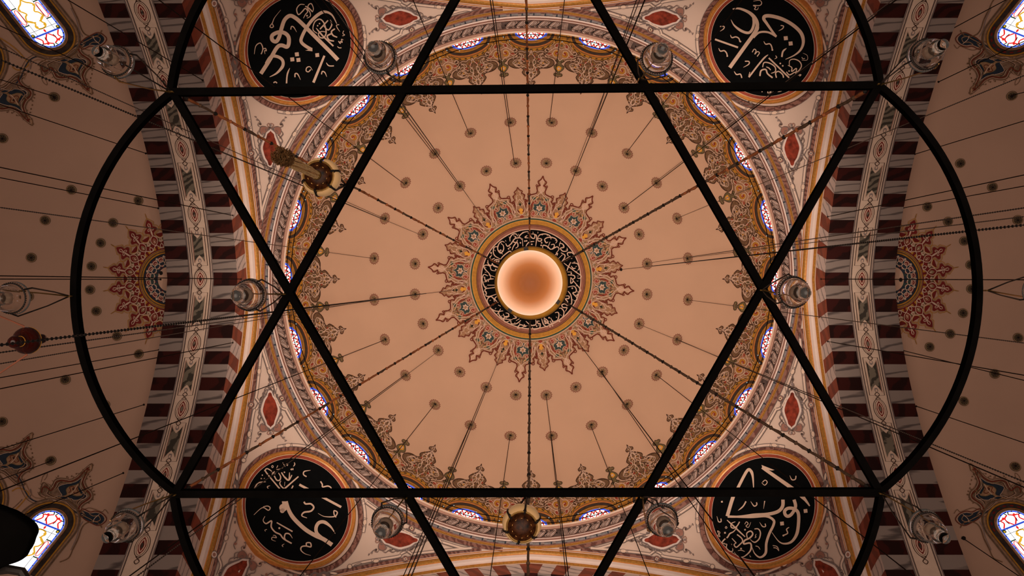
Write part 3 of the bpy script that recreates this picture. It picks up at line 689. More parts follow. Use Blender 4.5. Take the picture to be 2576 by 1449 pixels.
# the inner edge of the arch mouldings as seen on the plan, in px offsets
EDGE = [(XI * F / z, y * F / z) for y, z in zip(_cy, _cz)]
def edge_u(V): return float(np.interp(V, [e[1] for e in EDGE], [e[0] for e in EDGE]))
RC, RPT, RQ = 583.0, 157.0, 139.0         # roundel centre and half axes (px offsets)
q2 = math.sqrt(.5)
def rpt(phi, g=0.0):                      # point g px outside the roundel's rim; phi = 0 towards +U, -V
    p, q = RPT + g, RQ + g; a = math.radians(phi); c, s_ = p * math.cos(a), q * math.sin(a)
    return (RC + c * q2 + s_ * q2, RC - c * q2 + s_ * q2)
def pendT(sx, sy, swap):
    def f(p):
        U, V = (p[1], p[0]) if swap else (p[0], p[1]); return (UC + sx * U, VC + sy * V)
    return f
def rods(P, pts, w=6.0, beads=(), closed=False, sm=3):
    P.stroke(pts, w + 3.2, 'grey_line', 0.05, closed=closed, smooth=sm); P.stroke(pts, w + 0.8, 'grey', 0.055, closed=closed, smooth=sm); P.stroke(pts, w - 0.8, 'cream', 0.06, closed=closed, smooth=sm)
    P.stroke(pts, w * .25, 'white_plaster', 0.065, closed=closed, smooth=sm)
    for (x, y, an) in beads:
        P.disc((x, y), 8.5, 5.2, 'grey_line', 0.07, 14, rot=an); P.disc((x, y), 7.2, 4.0, 'cream', 0.075, 14, rot=an)
        c, s_ = math.cos(an), math.sin(an)
        for q in (-11, 11): P.stroke([(x + q * c - 4.5 * s_, y + q * s_ + 4.5 * c), (x + q * c + 4.5 * s_, y + q * s_ - 4.5 * c)], 1.3, 'grey_line', 0.07)
def scroll(P, c, r, a0, turn=1, m='grey_line', w=1.6):
    P.stroke([(c[0] + r * (1 - t * .16) * math.cos(a0 + turn * t * .9), c[1] + r * (1 - t * .16) * math.sin(a0 + turn * t * .9)) for t in range(6)], w, m, 0.075, taper=(1, .5))
def cartouche(P, cx, cy, ang=0.0, k=1.0):
    ca, sa = math.cos(ang), math.sin(ang)
    def R(pts): return [(cx + k * (x * ca - y * sa), cy + k * (x * sa + y * ca)) for x, y in pts]
    B = [(0,-44),(4,-41),(6,-33),(12,-24),(17,-8),(18.5,3),(14,18),(10,28),(8,36),(2,41),(0,44)]
    full = B + [(-x, y) for x, y in B[::-1] if x > 0]
    P.poly(R([(x * 1.55, y * 1.22) for x, y in full]), 'grey_line', 0.035, 2)
    P.poly(R([(x * 1.48, y * 1.18) for x, y in full]), 'grey', 0.045, 2)
    P.poly(R([(x * 1.30, y * 1.12) for x, y in full]), 'white_plaster', 0.055, 2)
    P.poly(R(full), 'marble_cart', 0.065, 2)
    for sx in (-1, 1):                     # purple shoulder panels, scrolls and sprigs
        P.poly(R([(sx * 10, 42), (sx * 22, 34), (sx * 27, 44), (sx * 22, 54), (sx * 8, 52)]), 'rose', 0.060, 2)
        P.stroke(R([(sx * 10, 42), (sx * 22, 34), (sx * 27, 44), (sx * 22, 54), (sx * 8, 52)]), 1.3, 'grey_line', 0.07, closed=True)
        P.stroke(R([(sx * 26, 8), (sx * 31, 18), (sx * 27, 28), (sx * 32, 36), (sx * 28, 44)]), 2.2, 'grey_line', 0.07, taper=(.4, .5))
        P.stroke(R([(sx * 24, -6), (sx * 29, -16), (sx * 22, -26), (sx * 18, -36), (sx * 10, -46)]), 2.2, 'grey_line', 0.07, taper=(.4, .5))
        P.stroke(R([(sx * 20, -20), (sx * 26, -22), (sx * 23, -14)]), 2.6, 'grey', 0.072, taper=(.4, .4))
        P.stroke(R([(sx * 9, -50), (sx * 14, -44), (sx * 10, -40), (sx * 6, -45)]), 1.6, 'grey_line', 0.075)
        P.stroke(R([(sx * 24, 52), (sx * 31, 56), (sx * 29, 63), (sx * 24, 60), (sx * 30, 70), (sx * 37, 76)]), 1.8, 'grey_line', 0.072, taper=(.8, .4))
        P.disc(R([(sx * 33, 70)])[0], 3, 2, 'grey', .075, 8); P.disc(R([(sx * 38, 78)])[0], 2.6, 1.6, 'grey_line', .075, 8)
        P.disc(R([(sx * 26, 60)])[0], 3, 2.4, 'leaf_dark', .075, 8)
        P.stroke(R([(sx * 3, 50), (sx * 8, 58), (sx * 3, 62), (0, 56)]), 1.5, 'rose', .072)
        P.stroke(R([(sx * 16, -30), (sx * 12, -52), (sx * 5, -58), (0, -52)]), 1.8, 'grey_line', .072)
    for j in range(18):
        a = 2 * PI * j / 18; P.stroke(R([(25 * math.cos(a), 50 * math.sin(a)), (27.5 * math.cos(a + .06), 54 * math.sin(a + .06)), (29 * math.cos(a + .14), 52 * math.sin(a + .14)), (27 * math.cos(a + .2), 50 * math.sin(a + .2))]), 1.7, ('grey_line', 'leaf_dark', 'grey')[j % 3], .073, taper=(1, .5))
    P.stroke(R([(0, -56), (3, -62), (-2, -68), (2, -76), (0, -84)]), 2.2, 'grey_line', .072, taper=(1, .3))
    P.disc(R([(0, -64)])[0], 3.4, 4.5, 'grey', .074, 10); P.disc(R([(0, -76)])[0], 2.2, 3.4, 'leaf_dark', .074, 8); P.disc(R([(0, 58)])[0], 2.4, 4, 'grey', .074, 8)
for qd, (sx, sy) in enumerate(((-1, -1), (1, -1), (-1, 1), (1, 1))):
    P = Paint(S_pend)
    for swap in (False, True):
        P.T = pendT(sx, sy, swap)
        Vs = list(range(0, 1000, 25))
        P.stroke([(edge_u(V) - 2.0, V) for V in Vs], 1.6, 'orange', 0.03, smooth=0); P.stroke([(edge_u(V) - 3.6, V) for V in Vs], 1.2, 'white_plaster', 0.03, smooth=0)
        P.stroke([(edge_u(V) - 9.0, V) for V in Vs if V > 110], 9.5, 'marble_purple', 0.025, smooth=0); P.stroke([(edge_u(V) - 14.2, V) for V in Vs if V > 130], 1.2, 'grey_line', 0.04, smooth=0)
        arc = lambda r, a0, a1, n=24: [(r * math.cos(math.radians(a0 + (a1 - a0) * i / n)), r * math.sin(math.radians(a0 + (a1 - a0) * i / n))) for i in range(n + 1)]
        P.stroke(arc(684, 6, 45.3), 10, 'marble_purple', 0.025, smooth=0); P.stroke(arc(690, 11, 45.3), 1.2, 'grey_line', 0.04, smooth=0)
        # side cell: rods round the cartouche field
        ap = (676, 150)
        pathA = [ap, (679,190), (684,240), (689,285), (692,300), (705,314), (694,328), (698,335), (704,372), (708,400), (714,430), (720,450)]
        rods(P, [(x + 1, y) for x, y in pathA[:5]], 5.5, [(684, 232, 1.47)]); rods(P, [(692, 300), (684, 312), (692, 328)], 4.5, sm=2); rods(P, pathA[6:], 5.5, [(709, 390, 1.42)])
        P.disc((704, 316), 8.5, 8.5, 'grey_line', .065, 16); P.disc((704, 316), 7.0, 7.0, 'marble_purple', .068, 16); P.disc((704, 316), 5, 5, 'cream', .07, 4, rot=.3); P.disc((704, 316), 2.6, 2.6, 'grey', .075, 8)
        def cr_(a, g=0): return ((698 - g) * math.cos(math.radians(a)), (698 - g) * math.sin(math.radians(a)))
        rods(P, [ap, cr_(14), cr_(17), cr_(20), cr_(23)], 5.5, [cr_(19.5) + (math.radians(109.5),)])
        rods(P, [cr_(23), cr_(24.2, -9), cr_(25.8, -10), cr_(27.4, -8), cr_(28)], 4.5, sm=2)
        P.disc(cr_(25.6, 3), 8.5, 8.5, 'grey_line', .065, 16); P.disc(cr_(25.6, 3), 7, 7, 'marble_purple', .068, 16); P.disc(cr_(25.6, 3), 4.8, 4.8, 'cream', .07, 5); P.disc(cr_(25.6, 3), 2.4, 2.4, 'olive', .075, 8)
        rods(P, [cr_(28), cr_(31), cr_(34), cr_(36.4)], 5.5, [cr_(31.5) + (math.radians(121.5),)])
        LOW = [rpt(a, 17) for a in range(-78, -22, 7)]
        rods(P, LOW, 6, [rpt(-60, 17) + (math.radians(-18),), rpt(-38, 17) + (math.radians(10),)])
        P.stroke([cr_(36.4), (565, 432), rpt(-80, 17)], 1.6, 'grey_line', .065)
        P.disc((723, 456), 6.5, 6.5, 'grey_line', .07, 14); P.disc((723, 456), 4.8, 4.8, 'cream', .075, 14); P.stroke([(720, 446), (714, 432), (716, 424)], 2, 'grey', .075, taper=(1, .3))
        cartouche(P, 656, 329, 0.02)
        P.disc((740, 497), 4, 12, 'grey_line', .06, 12, rot=.1); P.disc((740, 497), 2.6, 9, 'cream', .065, 12, rot=.1)
        # thin wedge between roundel and cornice
        P.stroke([(547, 449), (520, 462), (497, 484)], 7, 'grey_line', .035, taper=(1, .6)); P.stroke([(547, 449), (520, 462), (499, 482)], 5.4, 'cream', .045, taper=(1, .5))
        for t in range(7): P.disc((560 - t * 6.5, 436 + t * 5.2), 3.4 - t * .3, 2.4 - t * .15, 'grey_line' if t % 2 else 'leaf_dark', .07, 8)
        # wedge between roundel and arch, above the pinch
        P.poly([(745, 505), (752, 520), (748, 532), (756, 540), (750, 552), (742, 556), (736, 545), (740, 532), (734, 522), (738, 510)], 'grey_line', .05); P.disc((745, 521), 3.2, 6, 'rose', .06, 10, rot=.2); P.disc((745, 521), 1.8, 4.2, 'cream', .065, 8, rot=.2); P.disc((745, 545), 3.2, 6, 'rose', .06, 10, rot=-.4)
        rods(P, [(747, 560), (752, 590), (759, 615), (764, 640)], 5.5); rods(P, [(770, 662), (780, 690), (786, 700), (780, 720), (788, 745)], 5.5)
        P.disc((767, 651), 5.5, 8.5, 'grey_line', .07, 14, rot=-.3); P.disc((767, 651), 4.2, 7, 'cream', .075, 14, rot=-.3)
        P.disc((797, 693), 8.5, 10, 'grey_line', .065, 14); P.disc((797, 693), 6.6, 8, 'white_plaster', .068, 14); P.disc((797, 693), 4, 5, 'rose', .07, 12)
        rods(P, [(742, 566), (739, 588), (730, 612), (723, 627)], 5.5); P.disc((718, 638), 5, 8, 'grey_line', .07, 14, rot=.6); P.disc((718, 638), 3.8, 6.6, 'cream', .075, 14, rot=.6)
        rods(P, [(711, 648), (702, 660), (688, 676)], 5.5)
        P.disc((745, 593), 5, 7, 'grey_line', .07, 12); P.disc((745, 593), 3.4, 5, 'rose', .075, 10); P.disc((745, 612), 2.2, 4, 'grey_line', .07, 8); P.disc((742, 573), 3.5, 2, 'grey_line', .07, 8)
        P.stroke([(742, 630), (746, 645), (740, 655), (748, 668), (744, 680)], 2.2, 'grey_line', .07, taper=(.3, 1)); P.disc((744, 666), 4, 3, 'rose', .072, 8); P.disc((741, 652), 2.5, 3.5, 'grey', .073, 8)
    P.T = pendT(sx, sy, False)
    RB = [rpt(a, 7.5) for a in range(0, 360, 6)]
    P.stroke(RB, 13, 'marble_purple', 0.03, closed=True, smooth=0)
    P.stroke([rpt(a, 14.5) for a in range(0, 360, 6)], 1.2, 'grey_line', 0.04, closed=True, smooth=0); P.stroke([rpt(a, 1) for a in range(0, 360, 6)], 1.5, 'ink', 0.04, closed=True, smooth=0)
    for j in range(46):                    # veins across the marble ring
        a = j * 7.8 + 3 * math.sin(j * 5.1); P.stroke([rpt(a, 2), rpt(a + 1.5 * math.sin(j), 7), rpt(a + 3 * math.sin(j * 3.3), 13)], 0.7, 'ink', 0.04)
    cartouche(P, 748, 742, -PI / 4 + PI, 1.08)
    P.build('painted_ornament', pend[qd])

# ------------------------------------------------------------------ the side half domes
semi = []
for side, sg in ((0, -1), (1, 1)):
    v, f = [], []; NA, NP = 60, 60
    for i in range(NP + 1):
        y = -6.95 + 13.9 * i / NP; rr = math.sqrt(49 - y * y)
        for k in range(NA + 1):
            a = PI / 2 * k / NA; v.append((sg * (AB - .35 + rr * math.sin(a)) if k == 0 else sg * (AB + rr * math.sin(a)), y, 11.9 + rr * math.cos(a)))
    for i in range(NP):
        for k in range(NA): f.append((i * (NA + 1) + k, (i + 1) * (NA + 1) + k, (i + 1) * (NA + 1) + k + 1, i * (NA + 1) + k + 1))
    semi.append(tag(mesh_obj('wall_' + ('west', 'east')[side], v, f, ['plaster_side'], smooth=True), kind='structure'))
    # half sunburst at its crown
    P = Paint(S_semi); cx = 1336 + sg * 915 if side else 1336 - 915; cx = 421 if side == 0 else 2250
    sgn = -1 if side == 0 else 1
    def loc(ang, kx=.94):
        a = math.radians(ang); dx, dy = math.cos(a) * sgn, math.sin(a)
        return lambda p: (cx + (p[1] * dx - p[0] * dy * sgn * 1.0) * kx, 702 + p[1] * dy + p[0] * dx * sgn)
    P.T = lambda p: p
    a_ = lambda r, kx=.94: [(cx + sgn * r * kx * math.cos(math.radians(t)), 702 + r * math.sin(math.radians(t))) for t in range(-90, 91, 6)]
    P.sector(cx, 702, sgn * 110, 118, -90, 90, 'crimson', .012, nr=10)
    P.sector(cx, 702, sgn * 62, 66, -90, 90, 'navy', .03)
    P.stroke(a_(66), 3, 'gold_paint', .05, smooth=0); P.stroke(a_(69.5), 2.2, 'umber', .05, smooth=0); P.stroke(a_(72), 2, 'gold_paint', .05, smooth=0); P.stroke(a_(75), 1.6, 'tan', .05, smooth=0); P.stroke(a_(63.5), 1, 'ink', .05, smooth=0)
    SPK = [(0,175),(0,163),(5,158),(10,152),(14,148),(12,141),(18,138),(22,131),(20,123),(13,120),(9,118),(11,111),(17,106),(20,100)]
    INN = [(0,158),(4,154),(8,148),(9,142),(8,138),(15,134),(17,130),(15,126),(9,124),(5,120),(7,110),(14,103)]
    for j in range(-5, 6):
        P.T = loc(j * 20 + (10 if j < 0 else -10) if j else 999)
        if j == 0: continue
        out = closed_from([p for p in SPK[1:]] + [(20, 90)])
        P.poly(out, 'plaster_side', .014, 2)
        sc_ = lambda pts, k: [(x * k, 120 + (y - 120) * (k * .5 + .5)) for x, y in pts]
        P.poly(closed_from([(max(0, x * .90 - .3) if x else 0, y - 1.6) for x, y in SPK[1:]] + [(18, 90)]), 'tan', .024, 2)
        P.poly(closed_from(INN + [(14, 90)]), 'crimson', .036, 2)
        both(P, SPK, 1.3, 'gold_paint', .05)
        both(P, [(0,172),(0,165)], 1.2, 'gold_paint', .05)
        both(P, [(0,149),(3,145),(2,140),(0,133)], 2.0, 'cream_line', .055, taper=(.3, 1)); both(P, [(0,134),(5,135),(8,131),(5,129),(3,132)], 1.5, 'cream_line', .055); both(P, [(0,134),(1,124),(0,114)], 2.4, 'cream_line', .055)
        both(P, [(0,116),(7,110),(9,102),(5,94),(0,90)], 1.8, 'cream_line', .055); both(P, [(0,108),(3,104),(4,99),(0,95)], 1.5, 'tan', .052)
        both(P, [(9,112),(14,106),(19,104),(20,98),(15,95),(12,99)], 1.8, 'cream_line', .055); both(P, [(0,90),(6,86),(10,80),(15,79),(19,84),(16,90)], 1.8, 'cream_line', .055)
        bothpoly(P, [(11,104),(16,101),(15,96),(10,96)], 'olive', .045); bothpoly(P, [(3,86),(9,83),(9,78),(3,78)], 'gold_paint', .045)
        P.poly([(0,107),(4,101),(0,93),(-4,101)], 'olive' if j % 2 else 'crimson', .047); P.disc((0, 100), 1.5, 4, 'cream_line', .053, 8)
    P.T = loc(0)
    for j in range(-4, 5):
        P.T = loc(j * 20)
        both(P, [(0,60),(5,55),(12,55),(15,49),(11,44),(6,47),(8,51)], 1.5, 'cream_line', .055); both(P, [(0,58),(3,48),(0,40),(5,34),(9,36)], 1.5, 'cream_line', .055)
        bothpoly(P, [(4,57),(12,58),(16,50),(11,45),(5,49)], 'crimson', .042, 2); bothpoly(P, [(2,38),(7,38),(8,32),(2,31)], 'crimson' if j % 2 else 'teal', .042)
    P.T = lambda p: p
    P.sector(cx, 702, sgn * 24, 30, -90, 90, 'plaster_side', .06)
    P.disc((cx - 16 * (1 if side == 0 else -1) * 1, 702 - 15 if side == 0 else 704), 4.6, 5.2, 'hook_dark', .07, 12)
    P.stroke([(cx + sgn * 12, 702 - 13), (cx + sgn * 34, 702 - 9), (cx + sgn * 42, 702 - 1), (cx + sgn * 30, 702 + 3)], 6, 'teal', .05); P.stroke([(cx + sgn * 12, 702 + 15), (cx + sgn * 34, 702 + 11), (cx + sgn * 42, 702 + 3)], 6, 'teal', .05)
    # painting round the windows in the four corners
    for sy in (-1, 1):
        P.T = lambda p, sy=sy: (UC + sg * (1336 - p[0]), VC + sy * (702 - p[1]))
        for (dx, dy, kk) in ((0, 0, 1), (-150, 78, 1)):
            O = lambda L: [(190 + (x - 190) * kk + dx, 165 + (y - 165) * kk + dy) for x, y in L]
            OUT = O([(97,160),(101,168),(103,180),(108,190),(118,186),(126,178),(132,186),(138,197),(150,201),(165,200),(176,198),(190,203),(202,214),(212,224),(231,238),(231,224),(222,213),(217,203),(214,192),(220,178),(232,166),(234,152),(227,143),(214,136),(205,126),(206,115),(215,108),(196,104),(176,120),(160,134),(140,142),(115,150)])
            P.poly(OUT, 'tan_side', .012); P.stroke(OUT, 1.6, 'umber', .05, closed=True)
            ctr = O([(172, 168)])[0]
            for kq, mq, wq in ((.93, 'plaster_side', 1.6), (.86, 'umber', 1.0), (.74, 'plaster_side', 1.4), (.69, 'ink', .9), (.64, 'tan', 1.2)):
                P.stroke([(ctr[0] + (x - ctr[0]) * kq, ctr[1] + (y - ctr[1]) * kq) for x, y in OUT], wq, mq, .046, closed=True)
            for j in range(26):
                x, y = OUT[(j * 5 + 1) % len(OUT)]; x2, y2 = OUT[(j * 5 + 2) % len(OUT)]; xm, ym = (x + x2) / 2, (y + y2) / 2; ox_, oy_ = xm - ctr[0], ym - ctr[1]; L_ = math.hypot(ox_, oy_)
                P.stroke([(xm, ym), (xm + ox_ / L_ * 4 + 1.5, ym + oy_ / L_ * 4), (xm + ox_ / L_ * 3 - 2, ym + oy_ / L_ * 3 + 2)], 1.2, 'umber', .05)
            INN2 = O([(104,164),(108,178),(118,178),(127,170),(134,176),(141,190),(154,195),(168,193),(180,193),(194,200),(206,212),(222,228),(214,208),(209,196),(208,188),(214,174),(226,162),(227,154),(216,144),(205,136),(197,124),(196,112)])
            P.stroke(INN2, 3.2, 'dark_red', .05); P.stroke([(x - 3.5 * .6, y - 3.5 * .8) for x, y in INN2], 1.5, 'olive', .05)
            BL = O([(116,152),(132,152),(146,156),(156,158),(151,166),(146,178),(156,184),(172,188),(190,192),(206,202),(203,188),(203,178),(208,166),(219,156),(214,150),(200,147),(186,146),(178,150),(164,148),(150,144),(132,145)])
            P.poly(BL, 'navy', .030, 2); P.stroke(BL, 1.0, 'cream_line', .05, closed=True)
            CT = O([(160,156),(168,161),(166,172),(174,180),(190,184),(198,188),(196,176),(202,164),(206,158),(192,156),(178,160),(170,156)])
            P.poly(CT, 'tan', .042, 2); P.stroke(CT, 1.2, 'olive', .055, closed=True)
            P.stroke(O([(172,164),(178,170),(175,178),(183,180),(188,175),(184,168),(190,163),(197,166),(193,174),(196,180)]), 1.8, 'dark_red', .056); P.stroke(O([(176,160),(186,170),(196,186)]), 1.8, 'cream_line', .057); P.disc(O([(184, 174)])[0], 2.4, 3.2, 'ink', .06, 8)
            P.stroke(O([(120,148),(140,150),(160,156),(175,150),(180,142)]), 2.0, 'tan', .055); P.stroke(O([(205,160),(215,168),(222,178)]), 1.6, 'tan', .055)
            P.poly(O([(216,214),(231,238),(231,224),(224,214)]), 'tan', .045); P.disc(O([(224, 222)])[0], 2, 2, 'dark_red', .05, 8)
            for (x, y) in ((232,176),(236,168),(238,160),(231,186),(228,196),(226,205),(168,204),(180,206),(192,212),(146,206)):
                P.disc(O([(x, y)])[0], 2.4, 1.6, 'umber', .05, 8, rot=x)
            P.stroke(O([(103,190),(108,206),(118,214),(117,204),(111,196)]), 1.3, 'umber', .05)
        P.stroke([(120,150),(96,142),(76,150),(62,170),(52,196),(40,210)], 3.0, 'navy', .048); P.stroke([(118,144),(94,136),(70,146),(56,166),(46,192)], 1.4, 'umber', .05); P.stroke([(122,156),(98,150),(82,156),(70,176),(60,200)], 1.6, 'tan', .05)
        P.stroke([(150,140),(172,130),(190,116),(204,108)], 3.0, 'navy', .048); P.stroke([(148,134),(170,124),(188,110),(200,100)], 1.4, 'tan', .05); P.stroke([(154,146),(178,138),(196,124),(206,116)], 1.6, 'umber', .05)
        # small half lozenge by the arch and the plain edges of the window bays
        P.poly([(200,112),(212,100),(226,92),(244,84),(258,90),(262,100),(254,110),(240,114),(226,112),(212,118)], 'navy', .03, 2); P.stroke([(200,112),(212,98),(226,90),(244,82),(258,86),(268,98),(258,112),(240,118),(226,116),(208,124)], 2.2, 'dark_red', .05, closed=True)
        P.stroke([(208,108),(224,100),(240,92),(252,96),(248,106),(234,106),(224,112)], 1.8, 'tan', .055); P.stroke([(234,90),(238,100),(250,110)], 1.6, 'cream_line', .056)
        P.stroke([(205,118),(222,126),(240,122),(256,116),(264,122),(272,112)], 1.4, 'umber', .05)
        P.stroke([(182,20),(196,48),(204,72),(214,86),(232,92),(248,88),(256,76)], 2.6, 'umber', .05); P.stroke([(178,20),(192,50),(199,76),(208,92)], 1.8, 'grey', .052); P.stroke([(150,-10),(172,0),(182,20)], 2.4, 'umber', .05)
        P.stroke([(-10,90),(20,108),(45,128),(64,150),(72,162),(60,172),(44,176),(30,168)], 2.6, 'gold_paint', .048); P.stroke([(-10,96),(16,114),(40,132),(56,148)], 1.6, 'umber', .05); P.stroke([(70,150),(78,160),(76,174)], 2, 'grey_line', .05)
    P.build('painted_ornament', semi[side])

# rosettes on the half domes
RL = [(285,560),(254,611),(231,670),(227,729),(243,783),(295,846),(349,504),(350,891),(180,477),(114,554),(79,648),(72,746),(165,956),(137,243),(6,347),(5,1062),(128,1160),(265,1020)]
RRt = [(2332,520),(2384,557),(2425,606),(2441,666),(2443,727),(2422,788),(2390,840),(2338,873),(2415,410),(2496,470),(2560,553),(2561,850),(2502,941),(2424,1010),(2545,240),(2554,1175)]
for side, LL in ((0, RL), (1, RRt)):
    for (u, v_) in LL:
        p = S_semi(np.array([u]), np.array([v_]))[0]; place_rosette(me_b, p, (AB * (-1, 1)[side], 0, 11.9), semi[side])

# stained glass windows of the half domes
wn = 25
for side, sg in ((0, -1), (1, 1)):
    for sy in (-1, 1):
        for big in (True, False):
            if big: O, ex, ey = (117.4, 83.0), (35.4, -14.0), (26.0, 32.6)
            else: O, ex, ey = (-56.0, 160.0), (14.0, -40.0), (38.0, 10.0)
            def T(p, O=O, ex=ex, ey=ey, sg=sg, sy=sy):
                x = O[0] + p[0] * ex[0] + p[1] * ey[0]; y = O[1] + p[0] * ex[1] + p[1] * ey[1]
                return (UC + sg * (1336 - x), VC + sy * (702 - y))
            LB = -3.3 if big else -1.5
            def outl(s_, n=24): return [(-s_, LB)] + [(-s_, LB * q) for q in (.75, .5, .25)] + [(-s_ * math.cos(PI * j / n), s_ * math.sin(PI * j / n)) for j in range(n + 1)] + [(s_, LB * q) for q in (.25, .5, .75, 1)]
            c = S_semi(np.array([T((0, 0))[0]]), np.array([T((0, 0))[1]]))[0]
            root = tag(empty('window_%d' % wn, tuple(c)), kind='structure'); wn += 1; inv = Matrix.Translation(-root.location)
            P = Paint(S_semi, T, res=.4)
            K = 1.0
            for (s_, wd, mm, lf) in ((1.12, .16, 'umber', .03), (1.20, .05, 'orange', .045), (1.385, .33, 'dark_band', .05), (1.60, .10, 'gold_paint', .06), (1.68, .05, 'umber', .065), (1.76, .12, 'tan', .04), (1.84, .04, 'grey_line', .055), (1.90, .09, 'umber', .05)):
                P.stroke(outl(s_), wd, mm, lf, smooth=0)
            if sg > 0:
                for j in range(10):
                    a = PI * (j + .5) / 10; P.disc((1.385 * math.cos(a), 1.385 * math.sin(a)), .13, .06, 'crimson', .058, 8, rot=a + PI / 2)
            fo = P.build('frame', root); fo.data.transform(inv)
            P = Paint(S_semi, T, res=.4)
            P.poly(outl(1.04), 'glass_white', .05)
            P.stroke(outl(.985), .10, 'glass_blue', .06, smooth=0)
            for q in (0.33, 0.66):
                for s_ in (-.985, .985): P.disc((s_, LB * q), .05, .05, 'glass_red', .07, 6)
            P.stroke([(-1, 0), (1, 0)], .12, 'glass_blue', .062); P.stroke([(-1.04, 0), (1.04, 0)], .02, 'lead', .075)
            for y in np.arange(-.45, LB, -.45): P.disc((-.985, y), .06, .03, 'lead', .07, 6); P.disc((.985, y), .06, .03, 'lead', .07, 6)
            for j in range(1, 8):
                a = PI * j / 8; P.disc((.985 * math.cos(a), .985 * math.sin(a)), .05, .05, 'lead', .07, 6)
            for s_ in (-1, 1):
                P.stroke([(0, 0), (s_ * .28, .35), (s_ * .30, .62), (s_ * .05, .78)], .09, 'glass_red', .065); P.stroke([(s_ * .30, .62), (s_ * .62, .58), (s_ * .55, .35), (s_ * .78, .05)], .09, 'glass_red', .065); P.stroke([(s_ * .28, .2), (s_ * .35, .42)], .05, 'lead', .07)
                P.stroke([(s_ * .62, .58), (s_ * .8, .6)], .06, 'lead', .07); P.stroke([(s_ * .05, .78), (s_ * .15, .97)], .07, 'glass_green', .07)
                P.disc((s_ * .38, .66), .09, .09, 'glass_red', .068, 10)
                P.disc((s_ * .88, -.12), .13, .13, 'glass_green', .066, 8); P.disc((s_ * .88, -.14), .06, .06, 'glass_yellow', .069, 8)
                P.stroke([(s_ * .62, 0), (s_ * .62, LB)], .03, 'lead', .07)
                P.stroke([(0, -.36), (s_ * .22, -.42), (s_ * .34, -.60), (s_ * .22, -.78), (s_ * .32, -.98), (s_ * .5, -1.1)], .10, 'glass_yellow', .065)
                P.stroke([(s_ * .12, -.85), (s_ * .36, -.95), (s_ * .55, -1.15), (s_ * .45, -1.42), (s_ * .28, -1.55), (s_ * .40, -1.75), (s_ * .55, -1.95), (s_ * .40, -2.15), (s_ * .18, -2.3), (0, -2.55)], .10, 'glass_yellow', .065)
                P.disc((s_ * .28, -.55), .1, .1, 'glass_yellow', .069, 10); P.disc((s_ * .55, -1.1), .08, .08, 'glass_yellow', .069, 8); P.disc((s_ * .5, -1.95), .08, .08, 'glass_yellow', .069, 8)
                P.stroke([(s_ * .72, -.95), (s_ * .66, -1.15), (s_ * .66, -1.85), (s_ * .74, -2.05), (s_ * .88, -1.85), (s_ * .90, -1.15), (s_ * .8, -.95)], .05, 'glass_red', .066, closed=True)
                for y in (-.85, -2.15): P.stroke([(s_ * .62, y), (s_ * .95, y)], .08, 'glass_green', .067)
            P.stroke([(-1, -.36), (1, -.36)], .03, 'lead', .07); P.disc((0, -.18), .07, .12, 'glass_red', .07, 10)
            go = P.build('glass_pane', root); go.data.transform(inv)

